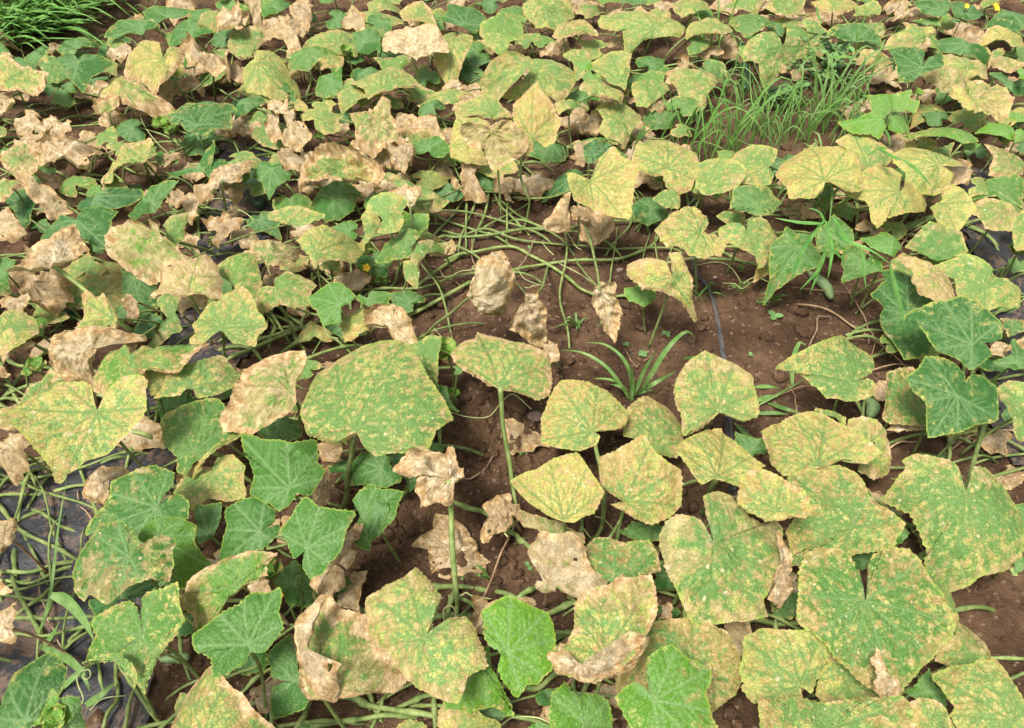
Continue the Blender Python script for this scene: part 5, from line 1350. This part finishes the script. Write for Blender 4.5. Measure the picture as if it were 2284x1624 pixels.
def scatter_crumbs():
    V0, F0 = rock(3, 1, 0.35); n = 5200; allV, allF = [], []
    u = RNG.random((n, 2)); cx = np.where(RNG.random(n) < .6, RNG.normal(0.08, 0.42, n), RNG.uniform(-2.1, 2.1, n)); cy = np.where(RNG.random(n) < .6, RNG.normal(1.0, 0.38, n), RNG.uniform(.3, 3.9, n))
    cy = np.abs(cy - .28) + .28
    for k in range(n):
        s = min(0.0018 + 0.0031 * RNG.exponential(), 0.017) / 0.012; a = RNG.uniform(0, 6.28); c_, s_ = math.cos(a), math.sin(a)
        V = V0 * s * RNG.uniform(.7, 1.3, 3); V = np.stack([V[:, 0] * c_ - V[:, 1] * s_, V[:, 0] * s_ + V[:, 1] * c_, V[:, 2]], -1)
        allV.append(V + np.array([cx[k], cy[k], float(ground_z(cx[k], cy[k])) + s * .004])); allF.append(F0 + k * len(V0))
    o = link('soil_crumbs', mesh('soil_crumbs', np.vstack(allV), np.vstack(allF), M_SOIL))
    tag(o, 'loose dark brown crumbs of earth scattered over the soil', 'soil', kind='stuff')
scatter_crumbs()

# ------------------------------------------------------------------ cucumbers, flowers, shoots
def to_plant(z): return roots[plant_of(z)]
def cucumber(t, a, b, r, mat, spiky=0.06):
    z = zpx(t, [a, b]); h = 0.02; p = at_h(z, [0.03, 0.02]); D = np.linalg.norm(p.mean(0) - C0); rad = r * .3307 / FOC * D
    p[:, 2] = rad + 0.006 + ground_z(p[:, 0], p[:, 1])
    mid = p.mean(0) + np.array([0.012, 0.0, 0.0]); path = catmull([p[0], mid, p[1]], 26); s = np.linspace(0, 1, 26)
    prof = rad * np.clip(np.sin(np.clip(s, 0.012, .988) * math.pi), 0, 1) ** 0.33
    V, F = tube(path, prof, 16)
    k = len(V) - 2; ax = np.repeat(path, 16, 0); dv = V[:k] - ax
    V[:k] = ax + dv * (1 + spiky * np.maximum(0, fbm(V[:k, 0] * 160, V[:k, 1] * 160, V[:k, 2] * 160, 5, 1)))[:, None]
    root, rp = to_plant(z.mean(0)); o = link('cucumber', mesh('cucumber', V - rp, F, mat), root)
    st = catmull([p[0], p[0] + np.array([-.01, .02, .02]), p[0] + np.array([-.02, .03, .05])], 6); V, F = tube(st, 0.003, 6)
    link('fruit_stalk', mesh('fruit_stalk', V - rp, F, M_STEM), o); return o
cucumber('A', (1640, 1120), (1760, 1430), 62, M_FRUIT); cucumber('F', (840, 450), (985, 645), 33, M_FRUITL); cucumber('C', (380, 400), (400, 605), 32, M_FRUIT)
cucumber('F', (1225, 1290), (1235, 1455), 40, M_FRUITL); cucumber('J', (1060, 650), (1270, 635), 30, M_FRUITL, 0.35); cucumber('G', (225, 520), (245, 600), 14, M_FRUITL, .2)
def flower(t, x, y, h, r, face):
    z = zpx(t, [(x, y)]); p = at_h(z, h)[0]; V, F = [], []
    for k in range(5):
        a = k * 2 * math.pi / 5; n0 = len(V)
        for i, (u, w, hh) in enumerate([(0.1, .10, 0), (.45, .36, .25), (.8, .40, .40), (1.05, .04, .30)]):
            for sgn in (-1, 0, 1):
                V.append((r * (u * math.cos(a) - sgn * w * math.sin(a)), r * (u * math.sin(a) + sgn * w * math.cos(a)), r * (hh + (.12 if sgn else 0))))
        for i in range(3):
            for j in range(2): q = n0 + i * 3 + j; F.append((q, q + 1, q + 4, q + 3))
    root, rp = to_plant(z[0]); o = link('flower', mesh('flower', V, F, M_PETAL), root, p - rp); o.rotation_euler = face
    V, F = tube(catmull([(0, 0, 0), (.005, .01, -.03), (0, .02, -h)], 7), 0.0018, 6)
    s = link('flower_stalk', mesh('flower_stalk', V, F, M_STEM), o); s.rotation_euler = (-face[0], 0, 0)
for t, x, y, h, r, f in [('E', 190, 435, .10, .010, (.9, 0, 0)), ('A', 1230, 290, .12, .013, (.8, 0, .4)), ('C', 2085, 55, .20, .018, (.7, 0, .6)),
     ('J', 1880, 240, .14, .009, (.8, 0, 0)), ('C', 1895, 45, .2, .010, (.7, 0, 0)), ('A', 1620, 890, .07, .009, (.9, 0, 0))]: flower(t, x, y, h, r, f)
def shoot(t, x, y, h, r, lime):
    z = zpx(t, [(x, y)]); p = at_h(z, h)[0]; root, rp = to_plant(z[0]); rng = np.random.default_rng(int(x))
    allV, allF, uvs, ed = [], [], [], []; n0 = 0
    for k in range(9):
        a = k * 2.4 + rng.uniform(-.3, .3); tilt = rng.uniform(.0, .9); ln = r * rng.uniform(.5, 1.1); m = 7
        g1, g2 = np.meshgrid(np.linspace(-1, 1, m), np.linspace(0, 1, m)); wd = 0.6 * np.sin(np.clip(g2 * .93 + .05, 0, 1) * math.pi) ** .6
        lx = g1 * wd * ln; ly = g2 * ln; lz = 0.22 * ln * np.abs(g1) + 0.16 * ln * fbm(g1 * 2, g2 * 3, k * 1.0, 3, 2)
        L = np.stack([lx, ly * math.cos(tilt) - lz * math.sin(tilt), ly * math.sin(tilt) + lz * math.cos(tilt)], -1).reshape(-1, 3)
        c_, s_ = math.cos(a), math.sin(a); L = np.stack([L[:, 0] * c_ - L[:, 1] * s_, L[:, 0] * s_ + L[:, 1] * c_, L[:, 2]], -1)
        ii = np.arange(m * m).reshape(m, m) + n0; allF.append(np.stack([ii[:-1, :-1], ii[:-1, 1:], ii[1:, 1:], ii[1:, :-1]], -1).reshape(-1, 4)); allV.append(L); n0 += m * m
        uvs.append(np.stack([lx, ly], -1).reshape(-1, 2) + k); ed.append(np.maximum(np.abs(g1), g2).ravel() * .9)
    V, F = np.vstack(allV), np.vstack(allF); ms = mesh('shoot_tip', V, F, M_LEAF)
    at = ms.attributes.new('edge', 'FLOAT', 'POINT'); at.data.foreach_set('value', np.concatenate(ed).astype(np.float32))
    at = ms.attributes.new('vein', 'FLOAT', 'POINT'); at.data.foreach_set('value', np.zeros(len(V), np.float32))
    ms.uv_layers.new(name='UVMap').data.foreach_set('uv', np.vstack(uvs)[F.ravel()].astype(np.float32).ravel())
    o = link('shoot_tip', ms, root, p - rp); o.color = (0.35, 0, 0, min(1, lime + .2))
    Vs, Fs = tube(catmull([(0, 0, 0), (.01, .01, -h * .5), (0, .03, -h)], 8), 0.0028, 6); link('petiole', mesh('petiole', Vs, Fs, M_STEM), o)
for a in [('E', 730, 1010, .16, .034, .8), ('E', 2065, 625, .07, .034, .8), ('B', 60, 370, .16, .034, .9), ('A', 1100, 850, .13, .04, .9), ('A', 1170, 900, .12, .032, .6), ('D', 260, 870, .10, .034, .4),
  ('D', 250, 1120, .12, .030, .4), ('G', 1800, 1120, .12, .034, .8), ('J', 380, 1095, .34, .022, 1.0), ('F', 2240, 330, .14, .040, .5), ('C', 1570, 640, .2, .022, .9), ('F', 370, 445, .03, .014, .5),
  ('E', 760, 1290, .06, .02, .7), ('E', 190, 340, .08, .026, .6), ('E', 290, 540, .03, .024, .5), ('C', 2160, 960, .14, .03, .8), ('A', 2160, 940, .06, .024, .5), ('D', 1440, 280, .05, .026, .5)]: shoot(*a)

# ------------------------------------------------------------------ grasses and weeds
def blade_mesh(path, width):
    n = len(path); T = np.gradient(path, axis=0); T /= np.linalg.norm(T, axis=1)[:, None] + 1e-9
    s = np.cross(T, np.array([0.05, -0.55, 0.83])); s /= np.linalg.norm(s, axis=1)[:, None] + 1e-9; up = np.cross(s, T)
    u = np.linspace(0, 1, n); w = width * .5 * np.clip(np.minimum(0.45 + u * 2.2, 1.0) * (1 - u ** 2.6), 0.02, 1)
    V = np.stack([path - s * w[:, None] + up * (w * .35)[:, None], path, path + s * w[:, None] + up * (w * .35)[:, None]], 1).reshape(-1, 3)
    F = [(i * 3 + j, i * 3 + j + 1, i * 3 + j + 4, i * 3 + j + 3) for i in range(n - 1) for j in range(2)]
    return V, F
def clump(name, label, base, blades, mat, group='grass tufts among the cucumber plants', wk=1.0):
    z = zpx(base[0], [base[1:]]); p = at_h(z, 0.0)[0]; p[2] = float(ground_z(p[0], p[1]))
    o = link(name, None, None, p); o.empty_display_size = .03; tag(o, label, 'grass', group)
    for b in blades:
        t, wmm, zm, kind = b[:4]; zz = zpx(t, b[4:]); u = np.linspace(0, 1, len(zz))
        hh = zm * (u if kind == 'u' else np.sin(u * 2.3) / 1.0 if kind == 'a' else 0.15 + .85 * u if kind == 'r' else 1 - u) if kind != 'f' else np.full(len(zz), zm)
        hh = np.maximum(hh, 0.004); pw = at_h(zz, hh)
        if kind in 'uar': pw[0, 2] = max(pw[0, 2], .0)
        V, F = blade_mesh(catmull(pw, 14), wmm * wk / 1000); link('blade', mesh('blade', V - p, F, mat), o)
    return o, p
clump('grass_tuft', 'small dark green grass tuft with arching blades on the bare soil right of centre', ('E', 1975, 1340), [
  ('E', 9, .10, 'a', (1960, 1320), (1890, 1210), (1800, 1100), (1650, 1010), (1490, 988)), ('E', 9, .13, 'a', (1970, 1310), (1970, 1180), (1920, 1050), (1800, 955), (1665, 940)),
  ('E', 10, .12, 'u', (1975, 1345), (1980, 1200), (1975, 1085)), ('E', 10, .14, 'u', (1985, 1310), (2060, 1130), (2150, 980)), ('E', 11, .14, 'a', (2010, 1290), (2120, 1220), (2280, 1130)),
  ('Z', 12, .16, 'a', (1425, 880), (1455, 830), (1490, 775), (1530, 740), (1553, 757)), ('E', 8, .06, 'a', (1950, 1260), (1850, 1195), (1710, 1180)), ('E', 8, .05, 'a', (1960, 1290), (1900, 1240), (1830, 1220)),
  ('E', 9, .08, 'a', (2000, 1300), (2060, 1270), (2120, 1260))], M_GRASS)
clump('grass_tuft', 'broad-bladed grass drooping over the leaves at right, below the pale yellow leaves', ('F', 940, 420), [
  ('F', 15, .30, 'f', (940, 110), (800, 300), (740, 440), (708, 535)), ('F', 14, .30, 'f', (945, 120), (985, 300), (975, 420), (960, 512)), ('F', 14, .29, 'f', (955, 270), (900, 440), (765, 595)),
  ('F', 12, .28, 'f', (945, 320), (890, 480), (838, 612)), ('F', 15, .28, 'f', (960, 160), (1080, 250), (1250, 320), (1390, 415)), ('F', 12, .28, 'f', (1190, 315), (1200, 450), (1220, 580)),
  ('F', 19, .27, 'f', (1380, 415), (1410, 560), (1450, 700), (1485, 855)), ('F', 14, .30, 'f', (930, 140), (760, 130), (600, 100)), ('F', 13, .31, 'f', (1000, 100), (1060, 200), (1145, 295)),
  ('F', 11, .28, 'f', (940, 130), (900, 60), (820, 30)), ('F', 11, .28, 'f', (990, 300), (1030, 350), (1080, 390)), ('F', 5, .3, 'u', (940, 420), (935, 280), (935, 100))], M_GRASSD, wk=0.62)
clump('grass_tuft', 'single broad grass leaf lying across the yellow leaf near the right edge', ('C', 1290, 1010), [
  ('C', 14, .27, 'f', (1290, 1000), (1400, 1060), (1480, 1080)), ('C', 15, .26, 'f', (1470, 1080), (1570, 1160), (1675, 1275)), ('C', 10, .25, 'f', (1340, 870), (1370, 920), (1380, 1000)),
  ('C', 9, .25, 'f', (1360, 1000), (1290, 1010), (1220, 1060))], M_GRASSD, wk=0.8)
clump('grass_tuft', 'tall thin grass stalk with a broad bent leaf over the black film at lower left', ('J', 250, 600), [
  ('G', 9, .10, 'a', (340, 1270), (450, 1310), (560, 1440), (640, 1580)), ('J', 20, .12, 'f', (345, 245), (450, 280), (560, 400), (640, 560)), ('G', 6, .22, 'u', (245, 1600), (340, 1270), (390, 850), (450, 480)),
  ('J', 16, .06, 'a', (270, 590), (440, 660), (550, 760), (610, 900)), ('J', 9, .06, 'u', (300, 590), (350, 520), (400, 430)), ('J', 12, .04, 'a', (560, 1000), (680, 920), (780, 830)), ('J', 10, .04, 'a', (390, 900), (500, 800), (640, 710))], M_GRASS)
clump('grass_tuft', 'creeping grass runner with flat blades on the soil beside the arrow-shaped leaf', ('F', 660, 1290), [
  ('F', 6, .03, 'a', (480, 1370), (640, 1280), (830, 1175)), ('F', 13, .06, 'a', (720, 1235), (720, 1080), (765, 945), (815, 965)), ('F', 11, .03, 'a', (560, 1350), (680, 1390), (780, 1415)),
  ('F', 10, .02, 'a', (475, 1240), (560, 1238), (640, 1250)), ('F', 10, .02, 'a', (480, 1420), (600, 1415), (700, 1425)), ('F', 14, .02, 'a', (490, 1330), (560, 1310), (620, 1300)),
  ('I', 9, .03, 'a', (330, 110), (400, 190), (490, 250)), ('I', 9, .03, 'a', (340, 200), (430, 220), (540, 320)), ('F', 9, .02, 'a', (330, 1490), (400, 1540), (470, 1600))], M_GRASS)
def fan(name, label, base, n, lenpx, hmax, wmm, mat, seed):
    rg = random.Random(seed); bl = []; t, bx, by = base
    for k in range(n):
        a = rg.uniform(-2.9, -0.25) if k % 4 else rg.uniform(-3.4, .3); L = lenpx * rg.uniform(.45, 1.1)
        x1, y1 = bx + math.cos(a) * L * .5, by + math.sin(a) * L * .55; x2, y2 = bx + math.cos(a) * L, by + math.sin(a) * L * .7 + rg.uniform(0, .25) * L
        bl.append((t, wmm * rg.uniform(.7, 1.2), hmax * rg.uniform(.5, 1.2), rg.choice('aau'), (bx + rg.uniform(-.22, .22) * lenpx, by + rg.uniform(-.12, .12) * lenpx), (x1, y1), (x2, y2)))
    return clump(name, label, base, bl, mat)
fan('grass_tuft', 'tiny grass sprout on the soil below the hanging brown leaf at centre', ('E', 1600, 835), 7, 150, .05, 5, M_GRASS, 1)
fan('grass_tuft', 'thin grass sprout on the soil just left of the two-leaved seedling', ('F', 500, 680), 5, 80, .03, 4, M_GRASS, 2)
fan('grass_tuft', 'wispy grass sprout under the green and yellow leaf beside the drip tape', ('F', 370, 590), 9, 130, .06, 4, M_GRASSB, 3)
fan('grass_tuft', 'thin upright grass sprout above the two-leaved seedling', ('F', 600, 660), 9, 130, .07, 4, M_GRASSB, 4)
fan('grass_tuft', 'grass sprout rising beside the black drip tape', ('F', 120, 640), 6, 200, .09, 5, M_GRASSB, 5)
fan('grass_tuft', 'pair of short grass blades just above the brown-tipped leaf, left of the drip tape', ('F', 60, 1070), 4, 120, .05, 8, M_GRASS, 6)
fan('grass_tuft', 'minute grass sprout beside the withered leaf lying on the ground at centre', ('H', 1250, 330), 5, 60, .02, 5, M_GRASS, 8)
fan('grass_tuft', 'single thin grass blade beside the crumpled brown ground leaf, lower centre', ('H', 990, 1170), 3, 170, .08, 5, M_GRASS, 9)
def tall_tuft(label, base, n, hmax, wmm, mat, seed):
    rg = random.Random(seed); z = zpx(base[0], [base[1:]]); p = at_h(z, 0.0)[0]
    o = link('grass_tuft', None, None, p); o.empty_display_size = .03; tag(o, label, 'grass', 'grass tufts among the cucumber plants')
    for k in range(n):
        a = rg.uniform(0, 6.28); h = hmax * rg.uniform(.45, 1.1); sp = h * rg.uniform(.2, 1.15); d = np.array([math.cos(a), math.sin(a), 0])
        b = np.array([rg.gauss(0, .045), rg.gauss(0, .045), 0]); dr = rg.uniform(.35, 1.0)
        path = catmull([b, b + d * sp * .25 + (0, 0, h * .55), b + d * sp * .65 + (0, 0, h * .95), b + d * sp * 1.25 + (0, 0, h * dr)], 12)
        V, F = blade_mesh(path, wmm * rg.uniform(.6, 1.15) / 1000); link('blade', mesh('blade', V, F, mat), o)
# the weedy corner top left: a thick patch, no one could count the blades
def grass_patch():
    rg = random.Random(4); V, F, n0 = [], [], 0
    for k in range(560):
        bx, by = rg.uniform(-120, 760), rg.uniform(-60, 330)
        if by > 360 - bx * .42: continue
        a = rg.uniform(-3.3, .2); L = rg.uniform(120, 420)
        z = zpx('A', [(bx, by), (bx + math.cos(a) * L * .5, by + math.sin(a) * L * .5 - 10), (bx + math.cos(a) * L, by + math.sin(a) * L * .65 + rg.uniform(-.1, .35) * L)])
        v, f = blade_mesh(catmull(at_h(z, np.array([.004, rg.uniform(.08, .17), rg.uniform(.05, .2)])), 9), rg.uniform(6, 13) / 1000)
        V.append(v); F.append(np.array(f) + n0); n0 += len(v)
    o = link('grass', mesh('grass', np.vstack(V), np.vstack(F), M_GRASSB))
    tag(o, 'thick lush green grass filling the top left corner', 'grass', kind='stuff')
grass_patch()
# weedy gap upper right
for i, (bx, by, n, L, h, w, mt, lab) in enumerate([
    (260, 1060, 16, 330, .18, 8, M_GRASSB, 'bright upright grass tuft in front of the weedy gap, upper right'),
    (530, 950, 18, 300, .15, 7, M_GRASS, 'grass tuft on the soil behind the largest pale yellow leaf'),
    (700, 960, 16, 280, .15, 7, M_GRASSB, 'leafy grass tuft touching the top of the largest pale yellow leaf'),
    (900, 900, 18, 320, .20, 9, M_GRASS, 'broad grass tuft behind the orange-tipped leaf, upper right'),
    (1060, 800, 14, 280, .18, 9, M_GRASS, 'grass tuft left of the fresh lime-green shoots, upper right'),
    (430, 720, 14, 260, .14, 7, M_GRASS, 'sparse grass tuft under the heart-shaped mottled leaf, upper right'),
    (180, 420, 10, 300, .22, 8, M_GRASSB, 'grass tuft between the brown-flecked leaf and the heart-shaped leaf at upper right'),
    (1100, 1000, 10, 220, .12, 7, M_GRASS, 'grass tuft under the orange-tipped leaf, upper right'),
    (860, 1440, 14, 300, .16, 9, M_GRASS, 'grass tuft under the pale yellow leaves at right'),
    (640, 1330, 10, 200, .10, 6, M_GRASS, 'thin grass tuft right of the small blue-green leaf'),
    (-20, 1030, 12, 300, .20, 8, M_GRASSB, 'tall grass tuft above the round mottled leaf, upper centre right'),
    (300, 860, 9, 200, .10, 6, M_GRASS, 'sparse grass tuft on the dark soil of the weedy gap')]):
    tall_tuft(lab, ('C', bx, by), int(n * 1.3), h * 1.25, w * .9, mt, 200 + i)
fan('grass_tuft', 'grass blades rising past the mottled leaves at upper centre right', ('B', 1980, 1040), 12, 480, .26, 8, M_GRASSB, 300)
clump('grass_culms', 'tall bare grass stalks standing in the weedy gap at upper right', ('C', 830, 680), [
  ('C', 5, .42, 'u', (800, 620), (835, 330), (862, 20)), ('C', 5, .42, 'u', (850, 660), (895, 380), (920, 50)), ('C', 6, .46, 'u', (1095, 730), (1135, 560), (1150, 330), (1160, -20)),
  ('C', 9, .30, 'f', (1160, 270), (1190, 170), (1225, 80)), ('C', 5, .34, 'u', (1320, 350), (1400, 230), (1530, 50)), ('C', 5, .2, 'u', (530, 950), (450, 700), (430, 380)), ('C', 4, .2, 'u', (545, 940), (500, 750), (440, 480)),
  ('C', 6, .24, 'u', (780, 900), (640, 760), (560, 640), (450, 400)), ('C', 12, .24, 'a', (430, 760), (300, 690), (150, 640)), ('C', 12, .34, 'f', (915, 160), (890, 90), (885, 30)), ('C', 10, .24, 'f', (1140, 390), (1050, 385), (940, 395))],
  M_GRASSB)
# purslane-like weeds: stems with small oval leaflets
LV = []
for i in range(7):
    u = i / 6; w = 0.40 * math.sin(min(1, u * .95 + .04) * math.pi) ** .7
    LV += [(-w, u, .10 * w), (0, u, -.05 * math.sin(u * 3.1)), (w, u, .10 * w)]
LEAFLET = mesh('leaflet', LV, [(i * 3 + j, i * 3 + j + 1, i * 3 + j + 4, i * 3 + j + 3) for i in range(6) for j in range(2)], M_WEED)
def weed(t, x, y, h, n, size, label, seed):
    z = zpx(t, [(x, y)]); p = at_h(z, 0.0)[0]; rg = random.Random(seed)
    o = link('weed', None, None, p); tag(o, label, 'weed', 'weeds between the cucumber plants')
    for s in range(n):
        a = rg.uniform(0, 6.28); rr = rg.uniform(.2, 1) * h * .8; tip = np.array([math.cos(a) * rr, math.sin(a) * rr, h * rg.uniform(.6, 1.1)])
        path = catmull([(0, 0, 0), tip * np.array([.4, .4, .6]), tip], 7); V, F = tube(path, np.linspace(.0022, .001, 7), 5); link('stem', mesh('stem', V, F, M_STEM), o)
        for q in range(9):
            c = path[min(6, 3 + q // 2)] if q < 6 else path[6]
            lf = link('leaflet', LEAFLET, o, c); sc = size * rg.uniform(.7, 1.2); lf.scale = (sc, sc, sc)
            lf.rotation_euler = (rg.uniform(-.1, .8), rg.uniform(-.3, .3), rg.uniform(0, 6.28))
for i, a in enumerate([('C', 700, 760, .10, 6, .030, 'leafy low weed with small oval leaves, nearest in the weedy gap at upper right'), ('C', 850, 620, .14, 7, .030, 'leafy weed with small oval leaves in the middle of the weedy gap, upper right'),
    ('C', 970, 620, .14, 7, .030, 'leafy weed with small oval leaves beside the tallest grass stalk, upper right'), ('C', 760, 560, .14, 5, .022, 'leafy weed close behind the tip of the heart-shaped mottled leaf'),
    ('C', 1000, 480, .14, 6, .030, 'leafy weed at the back of the weedy gap, upper right'), ('C', 600, 740, .07, 5, .024, 'small sprawling weed at the left of the weedy gap'), ('B', 1500, 640, .08, 4, .016, 'small weed in the shade above the orange-blotched leaf')]):
    weed(*a, seed=i + 60)
def seedling(t, x, y, s, label, n=4):
    z = zpx(t, [(x, y)]); p = at_h(z, 0.0)[0]; p[2] = float(ground_z(p[0], p[1])); o = link('seedling', None, None, p); tag(o, label, 'seedling', 'seedlings on the bare soil')
    V, F = tube([(0, 0, 0), (0, 0, s * .3)], .0012, 5); link('stem', mesh('stem', V, F, M_STEM), o)
    for k in range(n):
        lf = link('leaflet', LEAFLET, o, (0, 0, s * .3)); lf.scale = (s, s, s); lf.rotation_euler = (.15, 0, k * 6.283 / n + .5)
seedling('F', 590, 800, .022, 'pale green seedling with rounded leaves on the smooth bare soil, right of the drip tape', 3)
seedling('E', 2210, 870, .014, 'tiny seedling on the soil left of the drip tape'); seedling('E', 1745, 810, .012, 'tiny seedling beside the hanging brown leaf tip')
seedling('E', 2055, 1000, .014, 'tiny seedling above the arching grass tuft'); seedling('E', 1940, 940, .01, 'minute seedling below the hanging brown leaf tip'); seedling('F', 445, 1030, .01, 'minute seedling on the smooth soil behind the brown-tipped leaf')
seedling('H', 1280, 1080, .012, 'tiny two-leaved seedling left of the blistered brown leaf', 2); seedling('E', 1290, 300, .010, 'tiny sprout between the crossing vines', 3)
